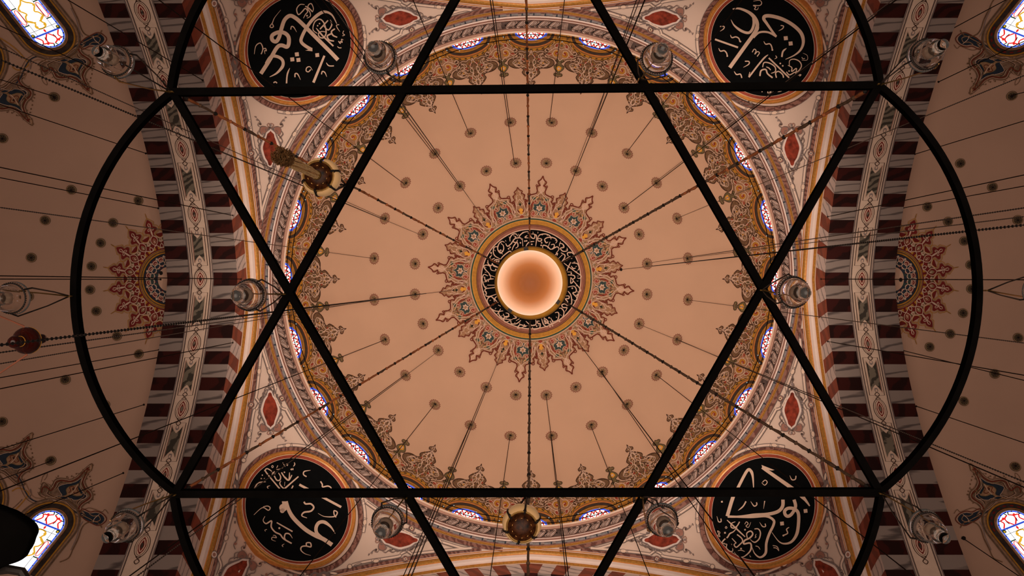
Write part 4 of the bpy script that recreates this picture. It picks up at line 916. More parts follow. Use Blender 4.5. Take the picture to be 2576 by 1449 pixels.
# ------------------------------------------------------------------ calligraphy roundels
ORG = {0: (600, 0, 5.175), 1: (1760, 0, 5.175), 2: (600, 1120, 4.675), 3: (1760, 1120, 4.675)}
TXT = {
0: dict(s=[(50,[(290,960),(400,790),(500,620),(560,590),(630,610),(655,560),(650,480),(600,430),(520,420),(440,460),(440,520),(490,540),(530,480),(560,370),(600,260),(670,205),(750,240),(850,330),(950,430),(1100,580),(1200,680),(1295,780)],1,1),
 (40,[(405,1002),(500,950),(575,860),(570,780),(500,735),(420,740),(360,830)],.15,1),(42,[(950,645),(860,590),(815,540),(825,480),(880,370),(960,260),(1060,175),(1140,155),(1220,200),(1280,310)],1,.2),
 (13,[(680,385),(690,345),(720,355),(757,418)],1,.2),(12,[(550,130),(470,230),(440,300),(410,340),(430,360),(455,345),(440,310)],.2,1),(14,[(205,705),(225,600),(280,560),(310,600),(315,650),(295,705)],.4,1),(13,[(315,640),(350,630),(362,660),(340,660),(345,702)],1,.4),
 (15,[(860,60),(800,60),(757,120),(780,190),(830,150),(870,110),(900,150),(870,190),(845,238)],.6,.5),(15,[(870,80),(920,110),(965,155)],1,1),(13,[(965,155),(975,110),(950,50),(915,60),(900,110),(930,160),(935,210),(890,238)],.6,.6),
 (17,[(1025,435),(970,385),(990,290),(1050,250),(1100,280),(1130,350),(1140,430),(1110,490),(1060,485),(1040,440),(1080,410),(1150,420)],.6,.6),(17,[(1165,265),(1060,380)],1,1),(20,[(1010,365),(1100,470),(1235,600)],.4,1),(17,[(1190,260),(1215,320),(1170,390),(1110,340)],1,.6),(19,[(1255,375),(1210,410),(1230,460),(1285,485)],1,.8),(20,[(1205,440),(1155,470),(1180,520),(1243,535)],1,.8),
 (11,[(1310,320),(1275,330),(1290,370),(1320,412)],1,.4),(9,[(1370,400),(1358,435),(1382,455),(1350,468)],1,1),(11,[(1300,535),(1325,568),(1325,540),(1350,552),(1340,512),(1365,520)],1,.6),(12,[(1285,603),(1310,622),(1340,622)],.3,1),
 (19,[(668,885),(635,970),(625,1085)],.15,1),(16,[(735,1005),(738,960),(770,965),(808,1040)],1,.15),(14,[(962,915),(930,870),(890,880),(880,920),(910,935),(940,905)],.3,1),(34,[(1118,725),(975,1075)],.8,1),(14,[(1142,815),(1175,855),(1242,858)],.3,1),(14,[(1080,968),(1092,930),(1125,945),(1150,1002)],1,.15),(16,[(455,1078),(480,1066),(502,1082)],1,1),(18,[(770,1198),(790,1212),(815,1200)],.5,.5)],
 d=[(760,707,28),(700,773,28),(780,780,28),(1025,717,27)],r=[(892,205,12),(1030,335,10),(1055,307,10)],p=[[(870,657),(962,668),(962,622),(925,640)]]),
1: dict(s=[(48,[(430,118),(520,112),(640,160),(715,230),(750,310),(735,390),(690,465),(600,590),(500,730),(392,880)],.3,1),(34,[(408,255),(450,330),(540,400),(630,428),(680,390),(705,310),(700,220)],.1,1),(30,[(745,300),(760,360),(735,420)],.3,1),
 (26,[(700,490),(770,425),(860,415),(930,435),(1000,478)],1,1),(46,[(1000,475),(940,400),(870,300),(835,245),(855,210),(940,210),(1080,250),(1220,330),(1320,430),(1350,540),(1320,640),(1240,715),(1118,772)],.5,.15),(24,[(200,512),(500,618)],1,1),
 (16,[(400,455),(420,490),(470,480),(510,500),(525,545)],.4,1),(16,[(248,628),(270,665),(320,660),(350,690),(362,735)],.4,1),(16,[(835,538),(860,575),(910,570),(935,600),(948,655)],.4,1),(16,[(450,930),(480,970),(530,965),(550,1015)],.4,1),
 (12,[(700,15),(780,5),(808,40),(780,72),(700,70),(730,90),(715,120),(750,125),(765,95)],.5,.5),(13,[(1028,402),(1080,372),(1092,340),(1055,332)],.2,1),(13,[(265,408),(312,375),(318,345),(265,345)],.2,1),(15,[(568,878),(640,835),(640,800),(590,798)],.2,1),(22,[(1132,628),(1085,670),(1070,742)],.2,1),(10,[(975,768),(1005,748),(988,725)],.3,1),
 (12,[(685,680),(710,640),(735,660),(718,705),(752,672),(778,690),(748,735)],1,1),(22,[(892,712),(840,755),(760,850),(640,1005)],.3,1),(10,[(655,938),(640,985)],1,1),(20,[(900,755),(1000,850),(1165,1012)],1,1),(16,[(820,875),(840,815),(910,822),(980,870),(985,930),(930,955)],.8,.5),(20,[(785,990),(800,920),(860,905),(885,960),(950,1012)],1,1),(16,[(1000,1012),(990,950),(1030,930),(1080,970),(1092,1012)],1,1),
 (14,[(1170,865),(1172,790),(1230,770),(1300,800),(1325,860),(1285,925),(1230,945),(1170,975),(1130,935)],.6,1),(14,[(1150,850),(1200,880),(1200,930),(1260,890),(1250,960)],.6,.8),(6,[(1345,692),(1400,722),(1400,780),(1330,782)],.5,1),(9,[(1330,745),(1345,765),(1370,760)],1,1),(12,[(1260,985),(1318,972),(1300,992)],.5,1),
 (13,[(750,1155),(780,1172),(802,1165),(815,1200)],.4,1),(9,[(885,1212),(900,1150),(920,1200),(950,1160),(950,1198),(885,1212)],1,1),(12,[(1065,1150),(1072,1180),(1015,1197)],1,.2),(14,[(865,870),(900,885),(925,912)],.4,1)],
 d=[(1122,497,28),(1185,566,28)],r=[(1050,826,11),(1082,857,11),(1165,925,10),(1145,1150,8),(532,541,11),(360,730,11),(947,650,12)],p=[]),
2: dict(s=[(48,[(560,660),(590,760),(650,860),(780,985),(900,1060),(1000,1105),(1100,1172)],.8,1),(40,[(1138,1040),(1085,960),(1010,905),(945,912),(912,970),(925,1040),(1005,1110)],.1,1),(28,[(715,463),(1208,728)],1,1),
 (16,[(965,425),(985,460),(990,490),(1050,480),(1088,500),(1085,530)],1,.5),(14,[(848,295),(775,308),(765,345),(800,370)],.2,1),(20,[(770,665),(790,690),(850,690),(885,730),(850,775),(770,790),(745,830),(805,855)],1,.4),(14,[(935,800),(1010,838),(1130,838),(1162,790),(1125,770),(1125,815),(1148,848)],.2,1),
 (12,[(180,820),(280,735),(350,765),(372,735),(340,715),(290,725)],.4,.8),(17,[(312,835),(290,885),(325,922),(388,890),(385,960),(430,1020),(490,1050),(530,1100),(625,1155)],.3,1),(16,[(635,1095),(600,1045),(555,1040),(540,1080),(550,1112)],.2,1),(17,[(450,910),(635,1015)],.8,1),
 (10,[(405,1060),(430,1062),(445,1088),(400,1082),(392,1110),(438,1130)],.6,.3),(15,[(800,1185),(800,1150),(845,1150),(850,1195),(790,1185),(742,1195),(735,1235),(780,1275),(850,1297)],1,.2),(7,[(335,990),(310,998),(318,1015)],1,.5),(8,[(540,1160),(513,1178),(525,1195)],.3,1),
 (16,[(310,290),(345,345),(500,530)],.6,1),(14,[(305,305),(335,275),(392,305)],1,.5),(15,[(420,360),(450,410),(485,410),(495,370),(470,325)],1,.6),(15,[(505,320),(545,380),(590,412),(628,350)],1,.8),(15,[(545,370),(590,410),(600,320)],.5,.5),(19,[(705,368),(520,530)],.8,1),(15,[(642,475),(610,528),(560,525),(510,490),(485,450),(500,420)],1,.5),(12,[(385,310),(432,340)],1,1),(12,[(392,345),(425,308)],1,1),
 (8,[(388,250),(400,238),(410,252),(398,265),(388,250)],1,1),(8,[(462,238),(450,285),(522,268)],1,.5),(8,[(520,205),(548,252)],1,1),(8,[(560,225),(578,215),(575,240),(560,225)],1,1),(12,[(655,202),(662,225),(645,250)],.5,.5),(8,[(610,282),(625,292),(622,275),(642,290),(640,268)],1,1),(14,[(322,430),(230,445),(180,525)],.4,1),(10,[(372,475),(338,490),(360,522)],.3,1),(10,[(545,430),(540,480)],.5,.5)],
 d=[],r=[(480,975,12),(280,352,8),(268,392,8),(302,388,8),(540,318,9),(525,735,46),(515,770,28)],p=[[(510,660),(580,660),(590,740),(520,730)]]),
3: dict(s=[(44,[(735,260),(900,375),(1120,530),(1190,590),(1240,640),(1295,715)],.8,.3),(34,[(400,590),(440,520),(555,305),(600,300),(625,370),(636,530)],1,.15),(42,[(400,590),(370,680),(325,835)],1,1),(40,[(330,845),(500,838),(650,822),(800,812),(920,780),(975,720),(980,640)],.4,1),(30,[(345,838),(600,845),(780,835),(868,880),(868,940),(820,1040),(785,1150),(775,1270),(710,1318),(645,1270),(612,1185)],.8,.1),
 (38,[(1110,640),(1128,720),(1090,800),(1045,835),(1010,820),(1000,775),(1040,742),(1110,748),(1160,800),(1162,930),(1140,1050),(1080,1135),(1000,1158),(930,1130),(850,1025)],1,.1),
 (13,[(1060,355),(1085,405),(1125,400),(1133,360)],.2,1),(10,[(730,440),(765,470),(795,435),(770,410),(740,435)],.5,1),(12,[(203,835),(222,898),(252,898),(250,862)],.2,1),(12,[(705,905),(740,955),(775,955),(770,922)],.2,1),(14,[(1052,965),(1022,990),(1035,1035),(985,1060)],.6,1),(9,[(860,1180),(910,1192),(935,1240)],1,.3),(9,[(868,1205),(905,1212),(932,1246)],1,.3),
 (14,[(600,660),(640,715),(672,700),(668,672)],.2,1),(14,[(765,655),(752,748)],1,.2),(16,[(545,660),(510,720),(452,768)],1,.2),(17,[(322,880),(430,980),(535,1078)],.5,.6),(14,[(470,900),(440,950),(400,975),(370,960),(375,920),(420,900)],1,.5),(16,[(440,965),(400,1015),(355,1040),(330,1080),(290,1110),(262,1150),(300,1155)],.5,.5),(14,[(440,1050),(490,1090),(505,1130),(470,1170),(430,1200),(405,1170),(430,1150)],1,.6),(13,[(380,1095),(430,1150)],.6,1),(11,[(295,1165),(320,1165),(315,1205),(350,1245),(390,1240),(375,1160)],.6,.6),
 (19,[(560,1090),(555,1035),(600,1010),(625,1045),(590,1090),(530,1120),(520,1160),(590,1150),(608,1190),(590,1250),(520,1310),(455,1310),(405,1255)],.6,.15),(15,[(645,985),(690,985),(715,1030),(700,1100),(655,1140),(620,1130),(595,1105)],.7,.2),(9,[(530,930),(550,900),(570,925),(545,950),(575,965),(602,905)],.7,.4),(7,[(300,968),(312,956),(322,970),(310,980),(300,968)],1,1),(8,[(210,1060),(240,1030),(210,1008),(240,1075),(210,1060)],.8,.8),(9,[(658,1185),(690,1195),(712,1228)],1,.3),(6,[(588,1290),(595,1312),(605,1312)],.3,1),(8,[(450,1240),(490,1235),(530,1250)],.5,.5),(7,[(665,1045),(655,1070),(665,1078),(648,1090)],1,1)],
 d=[(1246,773,24),(969,921,24),(534,994,10),(487,1216,10),(262,665,11),(298,1030,11)],r=[(910,530,12),(985,1062,11)],p=[[(728,232),(880,292),(850,298),(740,275)]])}
TXT_MAT = 'cream_line'
names = ['black calligraphy roundel with a cluster of three squares, top left of the dome',
         'black calligraphy roundel whose long stroke forks into two curls, top right',
         'black calligraphy roundel with a thick stroke sweeping down rightwards, bottom left',
         'black calligraphy roundel with an angular folded stroke, bottom right']
for qd, (sx, sy) in enumerate(((-1, -1), (1, -1), (-1, 1), (1, 1))):
    u0, v0 = ((756, 120), (1915, 116), (750, 1279), (1917, 1277))[qd]
    c = Vector(S_pend(np.array([float(u0)]), np.array([float(v0)]))[0])
    rh = Vector((c.x, c.y, 0)).normalized(); tilt = math.radians(51)
    n_ = Vector((-rh.x * math.sin(tilt), -rh.y * math.sin(tilt), -math.cos(tilt)))   # faces down and into the bay
    c = c * (1 - 0.50 / c.length)
    e1 = Vector((0, 0, 1)).cross(rh).normalized(); e2 = n_.cross(e1)
    root = empty('calligraphy_roundel', c); tag(root, names[qd], 'wall plaque', 'calligraphy roundels on the corner vaults')
    Rm = 156 * c.z / F
    Mx = Matrix((e1, e2, n_)).transposed()
    prof = [(.78, -.9), (1.0, .02), (.985, .05), (.965, .055), (.955, .035), (.945, .055), (.93, .06), (.924, .035), (.918, .035), (.912, .045), (.885, .04), (.872, .015), (.87, .018), (.862, .018)]
    mm = ['orange', 'orange', 'gold', 'orange', 'gold', 'orange', 'gold', 'cream', 'cream', 'red_paint', 'red_paint', 'ink', 'cream_line']
    G = Geo(); G.lathe([(r * Rm, z) for r, z in prof], (0, 0, 0), 'gold', 96, mm)
    o = G.build('round_frame', root, True); o.data.transform(Mx.to_4x4())
    G = Geo(); G.lathe([(0.001, .012), (.3 * Rm, .012), (.865 * Rm, .012), (.865 * Rm, -.02)], (0, 0, 0), 'black_board', 72)
    o = G.build('black_panel', root); o.data.transform(Mx.to_4x4())
    d0 = (c + n_ * 0.012).dot(n_)
    def splane(u, v, n_=n_, d0=d0):
        a = (u - UC) / F; b_ = (v - VC) / F; H = d0 / (n_.x * a + n_.y * b_ + n_.z); return np.stack([a * H, b_ * H, H], -1)
    ox, oy, k_ = ORG[qd]
    P = Paint(splane, lambda p: (ox + p[0] / k_, oy + p[1] / k_), res=0); t = TXT[qd]
    for i_, (w_, pts, ta, tb) in enumerate(t['s']): P.stroke(pts, w_, TXT_MAT, .006 + .0011 * i_, smooth=6, taper=(ta, tb), ramp=.004)
    for (x, y, h) in t['d']: P.poly([(x - h, y - h * .8), (x + h * .8, y - h), (x + h, y + h * .8), (x - h * .8, y + h)], TXT_MAT, .008)
    for (x, y, h) in t['r']: P.disc((x, y), h, h, TXT_MAT, .008, 14)
    for pl in t['p']: P.poly(pl, TXT_MAT, .009)
    o2 = P.build('lettering', o); o2.data.transform(Matrix.Translation(-c))

# ------------------------------------------------------------------ star shaped chandelier frame
HF = 4.8
Vx = {'tl': (431, 230), 'tr': (2213, 213), 'bl': (437, 1244), 'br': (2217, 1240), 't': (1320, -315), 'b': (1326, 1770)}
root = empty('star_chandelier_frame', (0, 0, HF)); tag(root, 'black iron chandelier frame of a six pointed star inside six curved lobes', 'chandelier')
BW, BH = .040, .050
def fr(u, v, dz=0): return P3(u, v, HF) + Vector((0, 0, dz + BH / 2)) - Vector((0, 0, HF))
for i, (a, b_) in enumerate((('tl', 'tr'), ('bl', 'br'), ('tl', 'b'), ('tr', 'b'), ('bl', 't'), ('br', 't'))):
    G = Geo(); G.bar(fr(*Vx[a], (0, 0, .004, .002, .003, .005)[i]), fr(*Vx[b_], (0, 0, .004, .002, .003, .005)[i]), BW, BH, 'black_metal'); G.build('star_bar', root)
def lobe(a, b_, sag):
    A, B = np.array(Vx[a], float), np.array(Vx[b_], float); ch = np.linalg.norm(B - A); R = (ch * ch / 4 + sag * sag) / (2 * sag); mid = (A + B) / 2
    out = mid - np.array((1325., 727.)); out /= np.linalg.norm(out); C0 = mid - out * (R - sag)
    a0 = math.atan2(*(A - C0)[::-1]); a1 = math.atan2(*(B - C0)[::-1]); d = (a1 - a0 + PI) % (2 * PI) - PI
    n = 40; G = Geo(); v = []
    for i in range(n + 1):
        t = a0 + d * i / n
        for rr in (R - 8.0, R + 8.0):
            for hz in (0.006, .060): p = P3(C0[0] + rr * math.cos(t), C0[1] + rr * math.sin(t), HF); v.append((p.x, p.y, hz))
    f = []
    for i in range(n):
        k = 4 * i; f += [(k, k + 4, k + 6, k + 2), (k + 1, k + 3, k + 7, k + 5), (k, k + 1, k + 5, k + 4), (k + 2, k + 6, k + 7, k + 3)]
    f += [(0, 2, 3, 1), (4 * n, 4 * n + 1, 4 * n + 3, 4 * n + 2)]
    G.add(v, f, 'black_metal'); G.build('curved_bar', root)
for a, b_ in (('tl', 'bl'), ('tr', 'br'), ('tl', 't'), ('t', 'tr'), ('bl', 'b'), ('b', 'br')): lobe(a, b_, 252)

# ------------------------------------------------------------------ glass oil lamps
LC = [((431,232),(298,157),'corner lamp','clear glass oil lamp under the upper left star tip'),
      ((2213,213),(2322,141),'', 'clear glass oil lamp under the upper right star tip'),
      ((437,1244),(322,1320),'', 'clear glass oil lamp under the lower left star tip'),
      ((2217,1240),(2326,1322),'', 'clear glass oil lamp under the lower right star tip'),
      ((1006,205),(958,146),'', 'clear glass oil lamp at the upper left crossing of the star bars'),
      ((1612,200),(1651,150),'', 'clear glass oil lamp at the upper right crossing of the star bars'),
      ((712,740),(630,742),'', 'clear glass oil lamp at the leftmost crossing of star bars'),
      ((1918,730),(1993,735),'', 'clear glass oil lamp at the rightmost crossing of star bars'),
      ((1018,1252),(976,1310),'', 'clear glass oil lamp at the lower left crossing, over a red cartouche'),
      ((1617,1250),(1664,1306),'', 'clear glass oil lamp at the lower right crossing, over a red cartouche'),
      ((174,745),(36,750),'', 'clear glass oil lamp hanging outside the left curved lobe, cut by the frame edge'),
      ((2484,731),(2612,733),'', 'oil lamp outside the right curved lobe of which only its straps show')]
HL = 4.20
def lathe_obj(name, prof, mname, parent, n=40, smooth=True, mats=None):
    G = Geo(); G.lathe(prof, (0, 0, 0), mname, n, mats); return G.build(name, parent, smooth)
def make_lamp():
    r = empty('glass_oil_lamp')
    outer = [(0.001,-.228),(.014,-.226),(.024,-.214),(.026,-.200),(.022,-.186),(.026,-.172),(.040,-.150),(.052,-.120),(.060,-.085),(.064,-.050),(.065,-.028),(.072,-.012),(.080,0.0)]
    inner = [(.077,.001),(.069,-.010),(.061,-.028),(.060,-.050),(.056,-.085),(.048,-.118),(.036,-.146),(.018,-.166),(0.001,-.172)]
    lathe_obj('glass_cup', outer + inner, 'clear_glass', r, 40)
    lathe_obj('inner_tube', [(.001,-.160),(.020,-.158),(.030,-.150),(.030,-.070),(.032,-.066),(.032,-.060),(.028,-.062),(.0275,-.146),(.001,-.154)], 'clear_glass', r, 32)
    lathe_obj('bulb_socket', [(.001,-.125),(.010,-.120),(.016,-.105),(.014,-.085),(.018,-.080),(.018,-.045),(.001,-.042)], 'cream', r, 20, mats=['clear_glass', 'clear_glass', 'cream', 'cream', 'cream', 'cream'])
    G = Geo(); n = 44
    G.tube([(.071 * math.cos(2 * PI * k / 32), .071 * math.sin(2 * PI * k / 32), -.030) for k in range(32)], .0035, 'iron', 6, closed=True)
    for k in range(n):
        a = 2 * PI * k / n; x, y = .074 * math.cos(a), .074 * math.sin(a)
        G.add([(x, y, -.036), (x + .004, y, -.030), (x, y + .004, -.030), (x - .004, y, -.030), (x, y - .004, -.030), (x, y, -.024)], [(0,2,1),(0,3,2),(0,4,3),(0,1,4),(5,1,2),(5,2,3),(5,3,4),(5,4,1)], 'bead')
    G.build('beaded_ring', r)
    return r
lamp0 = make_lamp()
def copy_tree(o, parent=None):
    c = o.copy(); col.objects.link(c); c.parent = parent
    for ch in [x for x in o.children]: copy_tree(ch, c)
    return c
for i, (att, rim, _, lab) in enumerate(LC):
    r = lamp0 if i == 0 else copy_tree(lamp0)
    c = P3(rim[0], rim[1], HL); r.location = c
    tag(r, lab, 'lamp', 'glass oil lamps round the star frame')
for i, (att, rim, _, lab) in enumerate(LC):
    r = [o for o in col.objects if o.parent is None and o.name.startswith('glass_oil_lamp')][i]
    c = Vector(r.location); top = P3(att[0], att[1], HF) - c; top.z += .002
    d = Vector((top.x, top.y, 0)); a0 = math.atan2(top.y, top.x) + .5
    for k in range(3):
        a = a0 + 2 * PI * k / 3; p0 = Vector((.075 * math.cos(a), .075 * math.sin(a), -.030)); p1 = Vector((.088 * math.cos(a), .088 * math.sin(a), .02))
        G = Geo(); kn = p1.lerp(top, .55) + Vector((.006 * math.cos(a), .006 * math.sin(a), 0))
        G.tube([p0, p1, kn, top], [.0042, .0042, .0036, .0045], 'iron' if k else 'brass', 5); G.build('strap', r)
    G = Geo(); G.tube([top + Vector((-.012, 0, -.02)), top + Vector((0, 0, -.035)), top + Vector((.012, 0, -.02)), top + Vector((.010, 0, .05)), top + Vector((-.010, 0, .05)), top + Vector((-.012, 0, -.02))], .0045, 'brass', 5); G.build('hook', r)

# ------------------------------------------------------------------ opal globe in the middle
gx = P3(1333, 711.5, 8.0)
root = empty('globe_lamp', gx); tag(root, 'large glossy opal glass globe lamp in a gold brown ring under the dome centre', 'lamp')
R0 = 82 * 8.0 / F
pr = [(0.001, -R0)] + [(R0 * math.sin(PI * k / 40), -R0 * math.cos(PI * k / 40)) for k in range(1, 23)]
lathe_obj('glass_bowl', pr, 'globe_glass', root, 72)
o = lathe_obj('rim_ring', [(R0 * .93, .02), (R0 * 1.06, .03), (R0 * 1.12, .07), (R0 * 1.145, .13), (R0 * 1.12, .17), (R0 * .5, .24), (.02, .26)], 'gold_paint', root, 72)
o.location = Vector((.012, .002, 0))
G = Geo(); G.tube([(.0, .0, .2), (0.0, 0.0, 18.4)], .012, 'iron', 6); G.build('stem', root)
for a in (0.6, 2.2, 4.6):
    G = Geo(); G.add([(R0 * 1.0 * math.cos(a) + q * .02 * -math.sin(a) + p * math.cos(a) * .03, R0 * 1.0 * math.sin(a) + q * .02 * math.cos(a) + p * math.sin(a) * .03, .01) for p, q in ((0, -1), (1, -1), (1, 1), (0, 1))], [(0, 1, 2, 3)], 'iron'); G.build('clip', root)

# rods from the hub to the frame's star tips
hub = Vector((gx.x, gx.y, 8.9))
cn = ['upper left', 'upper right', 'lower left', 'lower right', 'top', 'bottom']
for i, (key, (hu, hv)) in enumerate((('tl', (1215, 650)), ('tr', (1455, 640)), ('bl', (1205, 795)), ('br', (1450, 785)), ('t', (1331, 640)), ('b', (1331, 800)))):
    e = Vx[key]; du, dv = (1326 - e[0]), (727 - e[1]); L = math.hypot(du, dv)
    end = P3(e[0] + du / L * 38, e[1] + dv / L * 30, HF + .06) if key not in ('t', 'b') else P3(e[0], e[1] + (30 if key == 't' else -30), HF + .06)
    st = P3(hu, hv, 8.9)
    st = P3(UC + (hu - UC) * .45, VC + (hv - VC) * .45, 8.9)
    G = Geo(); tot = (end - st).length; t = 0.0; D = (end - st) / tot; side = D.cross(Vector((0, 0, 1))).normalized()
    copper = key in ('tl', 't', 'bl'); k = 0
    while t < tot - .03:
        ln = min(.125, tot - t); a = st + D * t; b_ = st + D * (t + ln * .86)
        mm = 'rope_copper' if (copper or (key == 'tr' and t > tot * .55)) and k % 3 != 1 else 'rope_brown'
        fl = side * .0018 * math.sin(k * 1.9)
        rr = .0085 if copper else .0105
        G.tube([a + fl, a.lerp(b_, .5) - fl, b_ + fl], [rr * .8, rr * (1.15 if k % 2 else .95), rr * .8], mm, 6)
        G.tube([b_ - D * .012, b_ + D * .002, a + D * (ln + .004)], [rr * .7, rr * 1.45, rr * .6], 'iron' if k % 2 else mm, 6)
        t += ln; k += 1
    o = G.build('suspension_rod')
    tag(o, 'jointed %s suspension rod to the %s star tip' % ('copper coloured' if copper else 'dark brown', cn[i]), 'suspension rod', 'rods that carry the star frame')

# ------------------------------------------------------------------ ball lanterns
def ball_lantern(u, v, H, R, att, label, tassel):
    c = P3(u, v, H); root = empty('ball_lantern', c); tag(root, label, 'lantern', 'brown and cream ball lanterns')
    G = Geo(); pr = [(.001, -R * 1.02)] + [(R * 1.01 * math.sin(math.radians(a)), -R * 1.01 * math.cos(math.radians(a))) for a in (8, 16, 24, 32, 38, 44, 50, 53)] + [(R * .74, -R * .58)]
    G.lathe(pr, (0, 0, 0), 'brown_glass', 24); G.build('amber_cup', root, True)
    G = Geo(); G.lathe([(.001, -R * .80), (R * .3, -R * .78), (R * .55, -R * .62), (R * .62, -R * .5)], (0, 0, 0), 'dark_band', 24)
    for k in range(6):
        a = k * PI / 3; G.tube([(R * .93 * math.sin(math.radians(t)) * math.cos(a), R * .93 * math.sin(math.radians(t)) * math.sin(a), -R * .93 * math.cos(math.radians(t))) for t in (10, 25, 40)], .004, 'brass', 5)
    for k in range(10):
        a = k * 2 * PI / 10 + .3; q = math.radians(28); x, y, z = R * .97 * math.sin(q) * math.cos(a), R * .97 * math.sin(q) * math.sin(a), -R * .97 * math.cos(q)
        G.tube([(x, y, z + .004), (x, y, z - .001)], .007, 'brass', 8)
    G.build('perforated_liner', root)
    for k in range(6):                     # cream opal petals
        a0 = k * PI / 3 + .2; v_, f_ = [], []; nA, nT = 8, 8
        for i in range(nT + 1):
            th = math.radians(51 + 58 * i / nT); wdt = (PI / 6 - .05) * (1 - .25 * (2 * i / nT - 1) ** 4)
            for j in range(nA + 1):
                a = a0 + wdt * (2 * j / nA - 1); bul = 1.02 + .035 * math.cos((2 * j / nA - 1) * PI / 2)
                v_.append((R * bul * math.sin(th) * math.cos(a), R * bul * math.sin(th) * math.sin(a), -R * bul * math.cos(th)))
        for i in range(nT):
            for j in range(nA): f_.append((i * 9 + j, i * 9 + j + 1, (i + 1) * 9 + j + 1, (i + 1) * 9 + j))
        mesh_obj('petal', v_, f_, ['opal'], parent=root, smooth=True)
    G = Geo()
    for k in range(6):
        a = (k + .5) * PI / 3 + .2
        G.tube([(R * 1.04 * math.sin(math.radians(t)) * math.cos(a), R * 1.04 * math.sin(math.radians(t)) * math.sin(a), -R * 1.04 * math.cos(math.radians(t))) for t in (42, 60, 80, 100, 112)], [.003, .0055, .0055, .0055, .004], 'iron', 6)
        G.tube([(R * 1.05 * math.sin(math.radians(46)) * math.cos(a), R * 1.05 * math.sin(math.radians(46)) * math.sin(a), -R * .76), (R * 1.13 * math.cos(a) * .80, R * 1.13 * math.sin(a) * .80, -R * .70)], [.007, .004], 'iron', 6)
    G.tube([(R * .80 * math.cos(2 * PI * k / 24), R * .80 * math.sin(2 * PI * k / 24), -R * .64) for k in range(24)], .0045, 'brass', 6, closed=True)
    G.lathe([(R * .92, R * .38), (R * .85, R * .52), (R * .3, R * .62), (.001, R * .62)], (0, 0, 0), 'iron', 24)
    G.build('ribbed_frame', root)
    top = P3(att[0], att[1], HF) - c; top.z += .003
    for k in range(3):
        a = 2 * PI * k / 3 + 1.0; p1 = Vector((R * .85 * math.cos(a), R * .85 * math.sin(a), R * .5)); G = Geo(); G.tube([p1, p1 * .9 + Vector((0, 0, R * .5)), top], [.006, .006, .005], 'iron', 6); G.build('strap', root)
    if tassel:
        e = P3(700, 389, 3.47) - c; s0 = Vector((0, 0, -R)); rnd = random.Random(4)
        for part, (t0, t1, mm, nn) in (('tassel', (0, .90, 'tassel', 60)), ('tassel_tip', (.80, 1.0, 'tassel_end', 130))):
            G = Geo()
            for k in range(nn):
                rad = math.sqrt(rnd.random()) * .024; a = rnd.random() * 2 * PI; ph = rnd.random() * 6
                pts = []
                for i in range(9):
                    t = t0 + (t1 - t0) * i / 8 * (1 if part == 'tassel' else rnd.uniform(.85, 1)); b_ = s0.lerp(e, t); rr = rad * (.75 + .35 * t) * (1 if part == 'tassel' else 1.35)
                    jit = .0015 if part == 'tassel' else .006
                    pts.append(b_ + Vector((rr * math.cos(a + t * 1.2) + jit * math.sin(ph + i * 1.7), rr * math.sin(a + t * 1.2) + jit * math.cos(ph + i * 2.1), 0)))
                G.tube(pts, .0032 if part == 'tassel' else .0013, mm, 4)
            o = G.build(part, root); o['kind'] = 'stuff'
        lathe_obj('tassel_cap', [(.001, -R * 1.25), (.022, -R * 1.2), (.024, -R * 1.02), (.012, -R * .95)], 'brass', root, 12)
ball_lantern(1313, 1317, 4.29, .092, (1323, 1250), 'brown and cream ball lantern hanging under the middle of the lower star bar', False)
ball_lantern(808, 446, 4.25, .090, (870, 466), 'brown and cream ball lantern with a long pale rope tassel, at a slanting star bar', True)

# ------------------------------------------------------------------ turned wooden pendant at the left
Hw = 4.2
def wood_pendant():
    c = P3(66, 857, Hw); root = empty('turned_wood_pendant', c)
    tag(root, 'glossy dark red turned wooden pendant with gold bands threaded on a beaded chain', 'pendant')
    ax = Vector((-1274, 156, 0)).normalized()
    D = Vector((c.x, c.y, 0)).normalized()
    s_ = Hw / F
    k = s_ * 1.0
    # threaded vertically on its chain
    G = Geo(); G.lathe([(.001,-.125),(.010,-.124),(.024,-.114),(.030,-.098),(.027,-.078),(.018,-.062),(.024,-.054),(.026,-.050),(.024,-.046),(.046,-.034),(.062,-.014),(.066,.004),(.064,.014),(.0655,.017),(.064,.021),(.052,.040),(.034,.055),(.022,.075),(.014,.095),(.018,.112),(.024,.126),(.022,.142),(.010,.150),(.001,.150)], (0,0,0), 'wood_red', 40,
        ['wood_red'] * 5 + ['wood_red', 'gold_bright', 'gold_bright', 'wood_red', 'wood_red', 'wood_red', 'wood_red', 'gold_bright', 'gold_bright'] + ['wood_red'] * 9)
    G.build('turned_body', root, True)
    for (a, b_) in (((60, 821), (-10, 792)), ((68, 892), (-10, 945))):
        G = Geo(); p = P3(a[0], a[1], Hw) - c; q = P3(b_[0], b_[1], Hw - .12) - c
        G.tube([p * .9, p, p.lerp(q, .5) + Vector((0, 0, .004)), q], [.003, .005, .0035, .004], 'rose_band', 6); G.build('side_wire', root)
wood_pendant()

